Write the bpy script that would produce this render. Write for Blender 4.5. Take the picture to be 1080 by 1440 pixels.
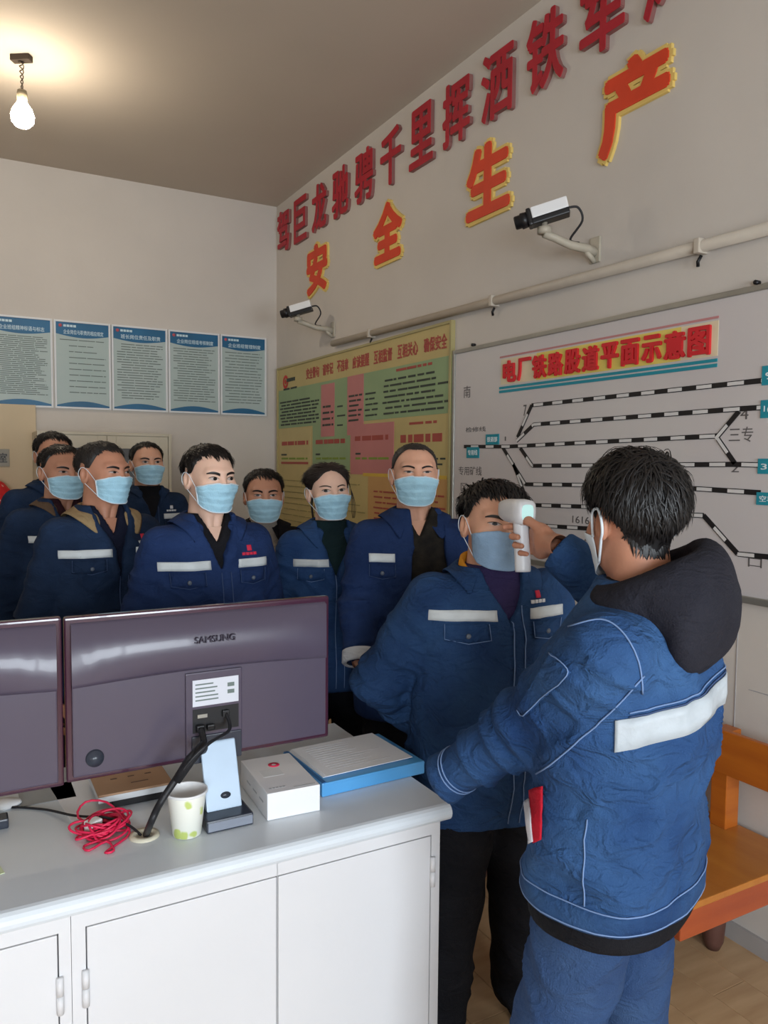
import bpy, bmesh, math, random
import numpy as np
from math import sin, cos, pi, radians, sqrt, atan2
from mathutils import Vector, Matrix, Euler
from mathutils.bvhtree import BVHTree

for _o in list(bpy.data.objects):
    bpy.data.objects.remove(_o)
SC = bpy.context.scene
COL = SC.collection
random.seed(7)
RNG = np.random.default_rng(7)

# ------------------------------------------------------------------ camera
YAW, PITCH, ROLL, FPX, H = radians(28.975), radians(3.621), radians(0.506), 1091.1, 1.62
_fw = Vector((sin(YAW) * cos(PITCH), cos(YAW) * cos(PITCH), -sin(PITCH)))
_rt = Vector((cos(YAW), -sin(YAW), 0))
_up = _rt.cross(_fw)
_r = _rt * cos(ROLL) + _up * sin(ROLL)
_u = -_rt * sin(ROLL) + _up * cos(ROLL)
cam_d = bpy.data.cameras.new('camera')
cam_d.sensor_fit = 'HORIZONTAL'
cam_d.sensor_width = 36.0
cam_d.lens = 36.0 * FPX / 1080.0
cam_d.clip_start = 0.05
cam = bpy.data.objects.new('camera', cam_d)
COL.objects.link(cam)
cam.matrix_world = Matrix(((_r.x, _u.x, -_fw.x, 0), (_r.y, _u.y, -_fw.y, 0), (_r.z, _u.z, -_fw.z, H), (0, 0, 0, 1)))
SC.camera = cam

def px(x, y):                      # photo pixel -> direction in the room
    return _r * ((x - 540) / FPX) - _u * ((y - 720) / FPX) + _fw
CAMP = Vector((0, 0, H))
def on_x(x, y, X): v = px(x, y); return CAMP + v * (X / v.x)
def on_y(x, y, Y): v = px(x, y); return CAMP + v * (Y / v.y)
def on_z(x, y, Z): v = px(x, y); return CAMP + v * ((Z - H) / v.z)
def at_d(x, y, d): return CAMP + px(x, y) * d

# ------------------------------------------------------------------ view, world, daylight
SC.view_settings.view_transform = 'Standard'
SC.view_settings.look = 'None'
SC.view_settings.gamma = 1.0
SC.view_settings.use_curve_mapping = False
SC.view_settings.exposure = 0.0
XR, YB, ZC = 2.305, 5.98, 3.655          # right wall, back wall, ceiling
XL, YF = -2.35, -2.6                     # left wall, wall behind the camera
W = bpy.data.worlds.new('overcast'); SC.world = W
W.use_nodes = True
W.node_tree.nodes['Background'].inputs[0].default_value = (0.80, 0.88, 1.0, 1)
W.node_tree.nodes['Background'].inputs[1].default_value = 1.2

def daylight(name, loc, rot, sx, sy, power, col):
    d = bpy.data.lights.new(name, 'AREA'); d.shape = 'RECTANGLE'; d.size = sx; d.size_y = sy
    d.energy = power; d.color = col
    o = bpy.data.objects.new(name, d); COL.objects.link(o)
    o.location = loc; o.rotation_euler = rot
    return o
WIN_F = [(-1.75, -0.35), (0.25, 1.65)]   # x spans of the windows behind the camera
WIN_Z = (0.85, 2.25)
for a, b in WIN_F:
    daylight('window_front_daylight_offscreen', ((a + b) / 2, YF - 0.28, sum(WIN_Z) / 2), (radians(90), 0, 0), b - a, WIN_Z[1] - WIN_Z[0], 150, (0.83, 0.92, 1.0))

# ------------------------------------------------------------------ materials
def lin(c):
    c = c / 255.0
    return c / 12.92 if c <= 0.04045 else ((c + 0.055) / 1.055) ** 2.4
def rgb(r, g, b): return (lin(r), lin(g), lin(b), 1)
MATS = {}
def mat(name, col, rough=0.6, var=0.08, scale=6.0, bump=0.0, bscale=60.0, spec=0.4, metal=0.0, emit=None, estr=0.0, stretch=(1, 1, 1), col2=None, sss=0.0, coat=0.0, detail=4):
    if name in MATS: return MATS[name]
    m = bpy.data.materials.new(name); m.use_nodes = True
    nt = m.node_tree; b = nt.nodes['Principled BSDF']
    b.inputs['Roughness'].default_value = rough
    b.inputs['Specular IOR Level'].default_value = spec
    b.inputs['Metallic'].default_value = metal
    b.inputs['Coat Weight'].default_value = coat
    c = rgb(*col)
    tc = nt.nodes.new('ShaderNodeTexCoord'); mp = nt.nodes.new('ShaderNodeMapping')
    mp.inputs['Scale'].default_value = stretch
    nt.links.new(tc.outputs['Object'], mp.inputs['Vector'])
    n = nt.nodes.new('ShaderNodeTexNoise'); n.inputs['Scale'].default_value = scale; n.inputs['Detail'].default_value = detail
    nt.links.new(mp.outputs['Vector'], n.inputs['Vector'])
    mix = nt.nodes.new('ShaderNodeMix'); mix.data_type = 'RGBA'
    if col2 is None:
        lo = tuple(max(0, x * (1 - var)) for x in c[:3]) + (1,); hi = tuple(min(1, x * (1 + var)) for x in c[:3]) + (1,)
    else: lo, hi = c, rgb(*col2)
    mix.inputs[6].default_value = lo; mix.inputs[7].default_value = hi
    rmp = nt.nodes.new('ShaderNodeMapRange'); rmp.inputs[1].default_value = 0.3; rmp.inputs[2].default_value = 0.7
    nt.links.new(n.outputs['Fac'], rmp.inputs[0]); nt.links.new(rmp.outputs[0], mix.inputs[0])
    nt.links.new(mix.outputs[2], b.inputs['Base Color'])
    if bump:
        n2 = nt.nodes.new('ShaderNodeTexNoise'); n2.inputs['Scale'].default_value = bscale; n2.inputs['Detail'].default_value = 3
        nt.links.new(tc.outputs['Object'], n2.inputs['Vector'])
        bp = nt.nodes.new('ShaderNodeBump'); bp.inputs['Strength'].default_value = bump; bp.inputs['Distance'].default_value = 0.01
        nt.links.new(n2.outputs['Fac'], bp.inputs['Height']); nt.links.new(bp.outputs[0], b.inputs['Normal'])
    if emit is not None:
        b.inputs['Emission Color'].default_value = rgb(*emit); b.inputs['Emission Strength'].default_value = estr
    if sss:
        b.inputs['Subsurface Weight'].default_value = sss; b.inputs['Subsurface Radius'].default_value = (0.012, 0.005, 0.003); b.inputs['Subsurface Scale'].default_value = 0.6
    MATS[name] = m
    return m

M_wall = mat('wall_paint', (204, 197, 189), 0.85, 0.05, 1.3, 0.15, 14)
M_ceil = mat('ceiling_paint', (192, 180, 166), 0.9, 0.05, 0.8, 0.1, 9)
M_wallback = M_wall
M_pil = mat('pilaster_paint', (208, 190, 160), 0.85, 0.05, 2)
M_white = mat('white_plastic', (226, 226, 226), 0.4, 0.02)
M_frame = mat('white_frame', (222, 224, 226), 0.45, 0.03)
M_black = mat('black_plastic', (22, 22, 25), 0.4, 0.1)
M_rubber = mat('black_cable', (26, 26, 30), 0.5, 0.1)
M_red = mat('red_lettering', (174, 34, 48), 0.55, 0.10, 8)
M_redside = mat('red_lettering_edge', (140, 95, 90), 0.6, 0.1)
M_orange = mat('orange_red_lettering', (214, 66, 34), 0.55, 0.08, 8)
M_yel = mat('yellow_backing', (226, 196, 112), 0.6, 0.06, 8)
M_steel = mat('painted_bracket', (176, 168, 152), 0.45, 0.08, 20)

# ------------------------------------------------------------------ object helpers
def link(o, parent=None):
    COL.objects.link(o)
    if parent is not None: o.parent = parent
    return o
def tag(o, label=None, cat=None, group=None, kind=None):
    if label: o['label'] = label
    if cat: o['category'] = cat
    if group: o['group'] = group
    if kind: o['kind'] = kind
    return o
def empty(name, loc=(0, 0, 0), rz=0.0):
    o = bpy.data.objects.new(name, None); o.empty_display_size = 0.1
    o.location = loc; o.rotation_euler = (0, 0, rz); COL.objects.link(o)
    return o
def mobj(name, verts, faces, m, parent=None, smooth=False):
    me = bpy.data.meshes.new(name)
    me.from_pydata([tuple(map(float, v)) for v in verts], [], [tuple(map(int, f)) for f in faces])
    me.materials.append(m)
    if smooth:
        me.polygons.foreach_set('use_smooth', [True] * len(me.polygons))
    me.update()
    return link(bpy.data.objects.new(name, me), parent)
class MB:
    """collects boxes, tubes, lathes and plates into one mesh"""
    def __init__(s): s.v = []; s.f = []; s.sm = []
    def add(s, v, f, smooth=False):
        k = len(s.v); s.v += [tuple(map(float, p)) for p in v]; s.f += [tuple(int(i) + k for i in q) for q in f]; s.sm += [smooth] * len(f)
        return s
    def box(s, x0, x1, y0, y1, z0, z1):
        v = [(x, y, z) for x in (x0, x1) for y in (y0, y1) for z in (z0, z1)]
        return s.add(v, [(0, 1, 3, 2), (4, 6, 7, 5), (0, 4, 5, 1), (2, 3, 7, 6), (0, 2, 6, 4), (1, 5, 7, 3)])
    def tube(s, pts, r, n=8, cap=True):
        pts = [Vector(p) for p in pts]; rr = r if isinstance(r, (list, tuple)) else [r] * len(pts)
        V = []; F = []; ref = None
        for i, p in enumerate(pts):
            t = (pts[min(i + 1, len(pts) - 1)] - pts[max(i - 1, 0)])
            t = t.normalized() if t.length > 1e-9 else Vector((0, 0, 1))
            if ref is None: ref = Vector((0, 0, 1)) if abs(t.z) < 0.9 else Vector((1, 0, 0))
            a = t.cross(ref).normalized(); b = a.cross(t).normalized(); ref = b
            for k in range(n):
                an = 2 * pi * k / n; V.append(p + a * cos(an) * rr[i] + b * sin(an) * rr[i])
        for i in range(len(pts) - 1):
            for k in range(n):
                F.append((i * n + k, i * n + (k + 1) % n, (i + 1) * n + (k + 1) % n, (i + 1) * n + k))
        if cap:
            F.append(tuple(range(n))[::-1]); F.append(tuple((len(pts) - 1) * n + k for k in range(n)))
        return s.add(V, F, True)
    def lathe(s, prof, c=(0, 0, 0), n=24, M=None):
        V = []; F = []
        for (r, z) in prof:
            for k in range(n):
                a = 2 * pi * k / n; V.append(Vector((c[0] + r * cos(a), c[1] + r * sin(a), c[2] + z)))
        for i in range(len(prof) - 1):
            for k in range(n):
                F.append((i * n + k, i * n + (k + 1) % n, (i + 1) * n + (k + 1) % n, (i + 1) * n + k))
        if M is not None: V = [M @ p for p in V]
        return s.add(V, F, True)
    def prism(s, poly, fn, d0, d1):
        """poly of (a,b); fn(a,b,d)->point"""
        n = len(poly)
        V = [fn(a, b, d0) for a, b in poly] + [fn(a, b, d1) for a, b in poly]
        F = [tuple(range(n))[::-1], tuple(range(n, 2 * n))] + [(i, (i + 1) % n, n + (i + 1) % n, n + i) for i in range(n)]
        return s.add(V, F)
    def build(s, name, m, parent=None, bevel=0.0, seg=2):
        me = bpy.data.meshes.new(name); me.from_pydata(s.v, [], s.f); me.materials.append(m)
        me.polygons.foreach_set('use_smooth', s.sm)
        bm = bmesh.new(); bm.from_mesh(me); bmesh.ops.recalc_face_normals(bm, faces=bm.faces)
        if bevel: bmesh.ops.bevel(bm, geom=list(bm.edges), offset=bevel, segments=seg, profile=0.6, affect='EDGES', clamp_overlap=True)
        bm.to_mesh(me); bm.free()
        return link(bpy.data.objects.new(name, me), parent)
def structure(o): o['kind'] = 'structure'; return o

_txt_cache = {}
def glyph(s, bold=0.0, extrude=0.0, res=3):
    """text as mesh data, normalised so that its bounding box is 0..1 x 0..1; returns verts, faces, aspect"""
    key = (s, bold, extrude, res)
    if key in _txt_cache: return _txt_cache[key]
    cu = bpy.data.curves.new('t', 'FONT'); cu.body = s; cu.size = 1.0; cu.offset = bold; cu.extrude = extrude; cu.resolution_u = res; cu.fill_mode = 'BOTH'
    o = bpy.data.objects.new('t', cu); COL.objects.link(o)
    me = bpy.data.meshes.new_from_object(o.evaluated_get(bpy.context.evaluated_depsgraph_get()))
    v = np.array([p.co[:] for p in me.vertices]); f = [tuple(p.vertices) for p in me.polygons]
    bpy.data.objects.remove(o); bpy.data.curves.remove(cu); bpy.data.meshes.remove(me)
    lo = v.min(0); hi = v.max(0); sz = np.maximum(hi - lo, 1e-6)
    asp = sz[0] / sz[1]
    v = np.stack([(v[:, 0] - lo[0]) / sz[0], (v[:, 1] - lo[1]) / sz[1], (v[:, 2] - lo[2]) / max(sz[2], 1e-6) if extrude else v[:, 2] * 0], 1)
    _txt_cache[key] = (v, f, asp)
    return v, f, asp
def text_on(name, s, fn, w, h, m, parent=None, depth=0.0, bold=0.0):
    """fn(a,b,d): a along the text 0..w, b up 0..h, d proud of the surface"""
    v, f, asp = glyph(s, 0.0, 0.05 if depth else 0.0)
    bx_ = bold * w / max(len(s), 1); by_ = bold * h
    V = []; F = []
    ring = [(0, 0)] if bold <= 0 else [(cos(2 * pi * k / 8), sin(2 * pi * k / 8)) for k in range(8)]
    for j, (sx_, sy_) in enumerate(ring):
        k0 = len(V)
        V += [fn(bx_ + p[0] * (w - 2 * bx_) + sx_ * bx_, by_ + p[1] * (h - 2 * by_) + sy_ * by_, p[2] * (depth - 0.00003 * j)) for p in v]
        F += [tuple(i + k0 for i in q) for q in f]
    o = mobj(name, V, F, m, parent)
    return o

# ================================================================== the room
T = 0.18
def floor_material():
    m = bpy.data.materials.new('wood_pattern_floor'); m.use_nodes = True
    nt = m.node_tree; b = nt.nodes['Principled BSDF']; b.inputs['Roughness'].default_value = 0.38
    tc = nt.nodes.new('ShaderNodeTexCoord'); mp = nt.nodes.new('ShaderNodeMapping'); mp.inputs['Scale'].default_value = (1.2, 9, 1)
    mp.inputs['Rotation'].default_value = (0, 0, radians(90))
    n = nt.nodes.new('ShaderNodeTexNoise'); n.inputs['Scale'].default_value = 2.2; n.inputs['Detail'].default_value = 6
    cr = nt.nodes.new('ShaderNodeValToRGB')
    cr.color_ramp.elements[0].position = 0.3; cr.color_ramp.elements[0].color = rgb(178, 142, 104)
    cr.color_ramp.elements[1].position = 0.72; cr.color_ramp.elements[1].color = rgb(206, 172, 132)
    nt.links.new(tc.outputs['Object'], mp.inputs[0]); nt.links.new(mp.outputs[0], n.inputs['Vector']); nt.links.new(n.outputs['Fac'], cr.inputs[0])
    nt.links.new(cr.outputs[0], b.inputs['Base Color'])
    return m
M_floor = floor_material()
fl = structure(MB().box(XL - T, XR + T, YF - T, YB + T, -0.14, -0.012).build('floor', mat('floor_screed', (120, 100, 80), 0.9)))
# floor boards along the room, each a piece of its own where it can be seen
bw = 0.145
def board_mesh(L):
    mb = MB().box(0, bw - 0.002, 0, L, -0.012, 0.0)
    return mb
_bm = {}
def place_board(x, y, L):
    if L not in _bm:
        o = board_mesh(L).build('floor_board', M_floor, fl, bevel=0.0008, seg=1); _bm[L] = o
    else:
        o = _bm[L].copy(); COL.objects.link(o); o.parent = fl
    o.location = (x, y, 0)
ix = 0
x = XL
while x < XR - 0.01:
    if x > 0.95:
        offs = (ix * 0.43) % 1.2
        y = -0.6 + offs - 1.2
        while y < 3.4:
            place_board(x, y, 1.198); y += 1.2
    ix += 1; x += bw
rest = MB()
ix = 0; x = XL
while x < XR - 0.01:
    offs = (ix * 0.43) % 1.2
    if x <= 0.95:
        rest.box(x, min(x + bw - 0.002, XR), YF, YB, -0.012, 0.0)
    else:
        y0 = -0.6 + offs - 1.2
        rest.box(x, min(x + bw - 0.002, XR), YF, y0 - 0.002, -0.012, 0.0)
        y1 = y0
        while y1 < 3.4: y1 += 1.2
        rest.box(x, min(x + bw - 0.002, XR), y1, YB, -0.012, 0.0)
    ix += 1; x += bw
tag(rest.build('floor_boards', M_floor, fl), kind='stuff')

structure(MB().box(XL - T, XR + T, YF - T, YB + T, ZC, ZC + 0.15).build('ceiling', M_ceil))
structure(MB().box(XL - T, XR + T, YB, YB + T, 0, ZC).build('wall_back', M_wallback))
structure(MB().box(XR, XR + T, YF, YB, 0, ZC).build('wall_right', M_wall))
def wall_with_windows(name, spans, lo, hi, fn, m):
    """fn(a0,a1,z0,z1)->box args"""
    mb = MB(); cur = lo
    for a, b in spans:
        mb.box(*fn(cur, a, 0, ZC)); mb.box(*fn(a, b, 0, WIN_Z[0])); mb.box(*fn(a, b, WIN_Z[1], ZC)); cur = b
    mb.box(*fn(cur, hi, 0, ZC))
    return structure(mb.build(name, m))
structure(MB().box(XL - T, XL, YF, YB, 0, ZC).build('wall_left', M_wall))
wall_with_windows('wall_front', WIN_F, XL - T, XR + T, lambda a, b, c, d: (a, b, YF - T, YF, c, d), M_wall)
def glass_mat():
    m = bpy.data.materials.new('window_glass'); m.use_nodes = True; nt = m.node_tree
    nt.nodes.remove(nt.nodes['Principled BSDF'])
    t = nt.nodes.new('ShaderNodeBsdfTransparent'); g = nt.nodes.new('ShaderNodeBsdfGlossy'); g.inputs['Roughness'].default_value = 0.02
    x = nt.nodes.new('ShaderNodeMixShader'); x.inputs[0].default_value = 0.06
    nt.links.new(t.outputs[0], x.inputs[1]); nt.links.new(g.outputs[0], x.inputs[2]); nt.links.new(x.outputs[0], nt.nodes['Material Output'].inputs[0])
    return m
M_glass = glass_mat()
wi = 1
for spans, fn in ((WIN_F, lambda a0, a1, z0, z1, d0, d1: (a0, a1, YF - d1, YF - d0, z0, z1)),):
    for a, b in spans:
        z0, z1 = WIN_Z; w = 0.05; c = (a + b) / 2
        mb = MB()
        for q in ((a, a + w, z0, z1), (b - w, b, z0, z1), (a + w, b - w, z0, z0 + w), (a + w, b - w, z1 - w, z1), (c - w / 2, c + w / 2, z0 + w, z1 - w)):
            mb.box(*fn(*q, 0.06, 0.11))
        fr = structure(mb.build('window_%d' % wi, M_frame)); wi += 1
        for q in ((a + w, c - w / 2), (c + w / 2, b - w)):
            MB().box(*fn(q[0], q[1], z0 + w, z1 - w, 0.08, 0.086)).build('pane', M_glass, fr)
structure(MB().box(XR - 0.012, XR, YF, YB, 0, 0.06).build('baseboard_right', mat('baseboard_paint', (170, 165, 162), 0.6, 0.05)))
# shallow projection of the back wall at the left and fine plaster seams on the right wall
structure(MB().box(XL, 0.505, YB - 0.05, YB, 0, 2.0).build('wall_back_projection', M_pil))
M_seam = mat('seam_grey', (168, 165, 166), 0.9)  # thin grey strips set along the wall seams
sp = on_x(1037, 900, XR)
structure(MB().box(XR - 0.002, XR, sp.y - 0.0015, sp.y + 0.0015, 0.70, 1.17).build('seam_strip_1', M_seam))
structure(MB().box(XR - 0.002, XR, 1.15, sp.y - 0.05, 0.874, 0.877).build('seam_strip_2', M_seam))

def child_of(o, p):
    o.parent = p; o.matrix_parent_inverse = Matrix.Translation(-Vector(p.location)); return o
# ================================================================== right wall: lettering
def rw(y0, z0, x=None):
    X = XR if x is None else x
    return lambda a, b, d: (X - d, y0 - a, z0 + b)
SLOGAN = '驾巨龙驰骋千里挥洒铁军风'
ORD = ['first', 'second', 'third', 'fourth', 'fifth', 'sixth', 'seventh', 'eighth', 'ninth', 'tenth', 'eleventh', 'twelfth']
for i, ch in enumerate(SLOGAN):
    yc = 5.785 - 0.3405 * i
    w, h = 0.245, 0.318
    if ch in '巨': w = 0.235
    t = empty('slogan_character', (XR, yc, 3.255))
    tag(t, 'raised dark red character %s, %s of the upper wall slogan' % (ch, ORD[i]), 'wall lettering', 'upper slogan characters')
    child_of(text_on('face', ch, rw(yc + w / 2, 3.255, XR - 0.021), w, h, M_red, None, 0.004, 0.024), t)
    child_of(text_on('edge', ch, rw(yc + w / 2, 3.255), w, h, M_redside, None, 0.021, 0.024), t)
for i, (ch, yc) in enumerate(zip('安全生产', (5.155, 4.125, 3.13, 2.21))):
    t = empty('slogan_character', (XR, yc, 2.78))
    tag(t, 'orange red character %s with yellow border, %s of the lower wall slogan' % (ch, ORD[i]), 'wall lettering', 'lower slogan characters')
    w, h = 0.35, 0.345
    z0 = 2.825
    child_of(text_on('face', ch, rw(yc + w / 2, z0, XR - 0.014), w, h, M_orange, None, 0.005, 0.04), t)
    child_of(text_on('backing', ch, rw(yc + (w + 0.036) / 2, z0 - 0.018), w + 0.036, h + 0.036, M_yel, None, 0.0135, 0.078), t)

# ------------------------------------------------------------------ conduit rail with clips
def rail_z(y): return 2.374 + (y - 1.633) * (2.429 - 2.374) / (4.833 - 1.633)
M_rail = mat('conduit_paint', (190, 180, 166), 0.45, 0.05, 10)
t = empty('wall_conduit', (XR, 3, 2.4)); tag(t, 'long beige conduit pipe fixed along the right wall above the whiteboard', 'pipe')
o = MB().tube([(XR - 0.024, 4.86, rail_z(4.86)), (XR - 0.024, 0.6, rail_z(0.6))], 0.021, 14).build('pipe', M_rail); child_of(o, t)
for yy in (3.05, 1.87, 4.3):
    z = rail_z(yy)
    child_of(MB().box(XR - 0.05, XR, yy - 0.012, yy + 0.012, z - 0.026, z + 0.026).build('clip', M_rail, bevel=0.004), t)
    child_of(MB().tube([(XR - 0.02, yy, z - 0.03), (XR - 0.025, yy + 0.01, z - 0.05), (XR - 0.018, yy + 0.014, z - 0.065)], 0.006, 6).build('hook', M_black), t)

# ------------------------------------------------------------------ security cameras
def cctv(yb, zb, label, aim, s=1.0):
    t = empty('security_camera', (XR, yb, zb)); tag(t, label, 'camera', 'security cameras on the right wall')
    P = lambda x, y, z: (-x * s, y * s, z * s)      # x out of the wall
    MB().box(-0.012 * s, 0, -0.03 * s, 0.03 * s, -0.055 * s, 0.055 * s).build('wall_plate', M_steel, t, bevel=0.003)
    arm = [P(0.01, 0, -0.01), P(0.06, 0.0, 0.0), P(0.14, 0.01, 0.005), P(0.21, 0.03, 0.03), P(0.26, 0.04, 0.045)]
    mb = MB(); mb.tube(arm, [0.022 * s, 0.02 * s, 0.018 * s, 0.017 * s, 0.02 * s], 10)
    mb.tube([P(0.01, 0, -0.05), P(0.06, 0, -0.012)], 0.012 * s, 8)
    mb.build('bracket_arm', M_steel, t)
    MB().lathe([(0, -0.012 * s), (0.03 * s, -0.012 * s), (0.03 * s, 0.014 * s), (0.012 * s, 0.016 * s), (0.012 * s, 0.045 * s), (0, 0.045 * s)], P(0.26, 0.04, 0.055), 16).build('swivel', M_steel, t)
    base = Vector(P(0.26, 0.04, 0.125))
    d = Vector(aim).normalized(); side = d.cross(Vector((0, 0, 1))).normalized(); up = side.cross(d)
    Mx = Matrix((( d.x, side.x, up.x, base.x), (d.y, side.y, up.y, base.y), (d.z, side.z, up.z, base.z), (0, 0, 0, 1)))
    def bx(name, m, x0, x1, y0, y1, z0, z1, bev, par=t):
        mb = MB().box(x0 * s, x1 * s, y0 * s, y1 * s, z0 * s, z1 * s)
        o = mb.build(name, m, par, bevel=bev * s); o.data.transform(Mx); return o
    b = bx('body', M_white, -0.10, 0.055, -0.036, 0.036, -0.012, 0.036, 0.006)
    bx('lower_shell', M_black, -0.10, 0.06, -0.037, 0.037, -0.036, -0.010, 0.006)
    bx('front_frame', M_black, 0.055, 0.075, -0.037, 0.037, -0.037, 0.037, 0.008)
    L = MB()
    L.lathe([(0, 0.07 * s), (0.032 * s, 0.07 * s), (0.034 * s, 0.10 * s), (0.028 * s, 0.104 * s), (0.028 * s, 0.125 * s), (0.024 * s, 0.13 * s), (0.02 * s, 0.118 * s), (0, 0.116 * s)], n=20, M=Mx @ Matrix.Rotation(radians(90), 4, 'Y'))
    L.build('lens', M_black, t)
    back = Mx @ Vector((-0.10 * s, 0, -0.005 * s))
    c = [back, back + Vector((0.035, -0.02, 0.0)) * s, back + Vector((0.06, -0.02, -0.05)) * s, Vector(P(0.14, 0.012, 0.03)), Vector(P(0.10, 0.0, 0.018))]
    MB().tube(smooth_path(c, 6), 0.005 * s, 8).build('cable', M_rubber, t)
    return t
def smooth_path(pts, k=6):
    pts = [Vector(p) for p in pts]; out = []
    n = len(pts)
    for i in range(n - 1):
        p0 = pts[max(i - 1, 0)]; p1 = pts[i]; p2 = pts[i + 1]; p3 = pts[min(i + 2, n - 1)]
        for j in range(k):
            u = j / k
            out.append(0.5 * ((2 * p1) + (p2 - p0) * u + (2 * p0 - 5 * p1 + 4 * p2 - p3) * u * u + (3 * p1 - p0 - 3 * p2 + p3) * u ** 3))
    out.append(pts[-1])
    return out
cctv(2.40, 2.49, 'security camera with white top above the whiteboard', (-0.62, 0.55, -0.22), 0.93)
cctv(4.90, 2.53, 'small dark security camera above the yellow notice board', (-0.75, 0.50, -0.25), 0.95)

# ------------------------------------------------------------------ yellow safety board
M_by = mat('board_yellow', (192, 174, 118), 0.5, 0.05, 4)
M_bg = mat('board_green', (144, 166, 124), 0.5, 0.05, 4)
M_bp = mat('board_pink', (192, 124, 122), 0.5, 0.05, 4)
M_bo = mat('board_orange', (198, 154, 98), 0.5, 0.05, 4)
M_bc = mat('board_cream', (194, 178, 124), 0.5, 0.05, 4)
M_ink = mat('print_ink', (60, 66, 58), 0.6, 0.05)
M_inkr = mat('print_ink_red', (166, 78, 68), 0.6, 0.05)
M_inkg = mat('print_ink_green', (128, 150, 60), 0.6, 0.05)
t = empty('notice_board', (XR, 4.65, 1.0)); tag(t, 'large yellow safety notice board with green and pink blocks on the right wall', 'notice board')
def onboard(name, m, y0, y1, z0, z1, d0, d1, bev=0.0):
    o = MB().box(XR - d1, XR - d0, y1, y0, z0, z1).build(name, m, bevel=bev); child_of(o, t); return o
BY0, BY1, BZ0, BZ1 = 5.90, 3.43, 0.98, 2.352
onboard('panel', M_by, BY0, BY1, BZ0, BZ1, 0.0, 0.018)
fm = MB()
for q in ((BY0 + 0.015, BY0, BZ0, BZ1), (BY1, BY1 - 0.018, BZ0, BZ1), (BY0 + 0.015, BY1 - 0.018, BZ1, BZ1 + 0.014), (BY0 + 0.015, BY1 - 0.018, BZ0 - 0.014, BZ0)):
    fm.box(XR - 0.026, XR, q[1], q[0], q[2], q[3])
child_of(fm.build('frame', mat('board_frame', (170, 158, 110), 0.4, 0.05)), t)
def pxy(x): return on_x(x, 600, XR).y
def blk(name, m, x0, x1, z0, z1, d=0.0195): return onboard(name, m, pxy(x0), pxy(x1), z0, z1, 0.018, d)
blk('green_block', M_bg, 395, 638.5, 1.885, 2.185)
blk('green_block', M_bg, 443, 496, 1.565, 1.885)
blk('pink_block', M_bp, 455, 474, 1.80, 2.165, 0.0205)
blk('pink_block', M_bp, 492, 515, 1.80, 2.185, 0.0205)
blk('pink_block', M_bp, 497, 558, 1.545, 1.865, 0.021)
blk('cream_block', M_bc, 396, 440, 1.60, 1.875)
blk('yellow_block', M_by, 560, 636, 1.545, 1.88, 0.0205)
blk('orange_block', M_bo, 522, 634, 1.02, 1.54)
blk('yellow_strip', mat('board_strong_yellow', (214, 178, 70), 0.5), 515, 634, 1.535, 1.555, 0.0212)
def lines(name, m, x0, x1, zt, zb, n, hh, seed, d=0.0222, ragged=0.3):
    rr = random.Random(seed); mb = MB(); ya, yb = pxy(x0), pxy(x1)
    for i in range(n):
        z = zt + (zb - zt) * (i + 0.5) / n; y = ya - rr.random() * 0.06 * abs(ya - yb); end = yb + rr.random() ** 2 * ragged * abs(ya - yb)
        while y > end:
            l = min(rr.uniform(0.03, 0.16), y - end)
            if l < 0.012: break
            mb.box(XR - d, XR - 0.018, y - l, y, z - hh / 2, z + hh / 2); y -= l + rr.uniform(0.008, 0.03)
    o = mb.build(name, m); child_of(o, t); return o
lines('small_print', M_ink, 397, 452, 2.10, 1.90, 8, 0.012, 1)
lines('small_print', M_ink, 457, 473, 2.03, 1.86, 4, 0.014, 2)
lines('small_print', M_ink, 478, 489, 2.03, 1.84, 3, 0.010, 3)
lines('small_print', M_ink, 494, 513, 2.07, 1.88, 6, 0.012, 4)
lines('small_print', M_ink, 517, 535, 2.07, 1.90, 5, 0.010, 5)
lines('small_print', M_ink, 541, 636, 2.13, 1.90, 7, 0.011, 6)
lines('red_heading', M_inkr, 560, 612, 2.175, 2.15, 1, 0.014, 7)
for (a, b, z) in ((398, 437, 1.765), (446, 492, 1.765), (502, 554, 1.775)):
    lines('red_row', M_inkr, a, b, z + 0.02, z - 0.02, 1, 0.03, a, ragged=0.02)
lines('red_row', M_inkr, 565, 632, 1.79, 1.73, 1, 0.045, 77, ragged=0.02)
lines('red_heading', M_inkr, 578, 622, 1.855, 1.835, 1, 0.014, 78, ragged=0.02)
for (a, b) in ((399, 436), (448, 490), (504, 552)):
    lines('green_rule', M_inkg, a, b, 1.655, 1.64, 1, 0.014, a + 1, ragged=0.02)
    lines('small_print', M_ink, a, a + 8, 1.685, 1.67, 1, 0.012, a + 2)
blk('red_rule', M_inkr, 399, 437, 1.605, 1.622, 0.0215)
lines('small_print', M_ink, 600, 632, 1.66, 1.60, 2, 0.010, 88)
lines('red_print', M_inkr, 528, 632, 1.46, 1.06, 12, 0.010, 9, ragged=0.1)
lines('small_print', mat('print_ink_pale', (150, 140, 90), 0.6), 398, 518, 1.50, 1.10, 9, 0.006, 10)
yA, yB = pxy(434), pxy(632)
HT = '安全警句 请牢记 不违章 应该提醒 互相监督 互相关心 确保安全'
for i, ch in enumerate(HT):
    if ch == ' ': continue
    st = (yA - yB) / len(HT)
    child_of(text_on('heading_character', ch, rw(yA - i * st, 2.228, XR - 0.0185), st * 0.9, 0.078, M_inkr, None, 0.003, 0.02), t)
y0 = pxy(399)
mb = MB()
NN = 24
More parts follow.
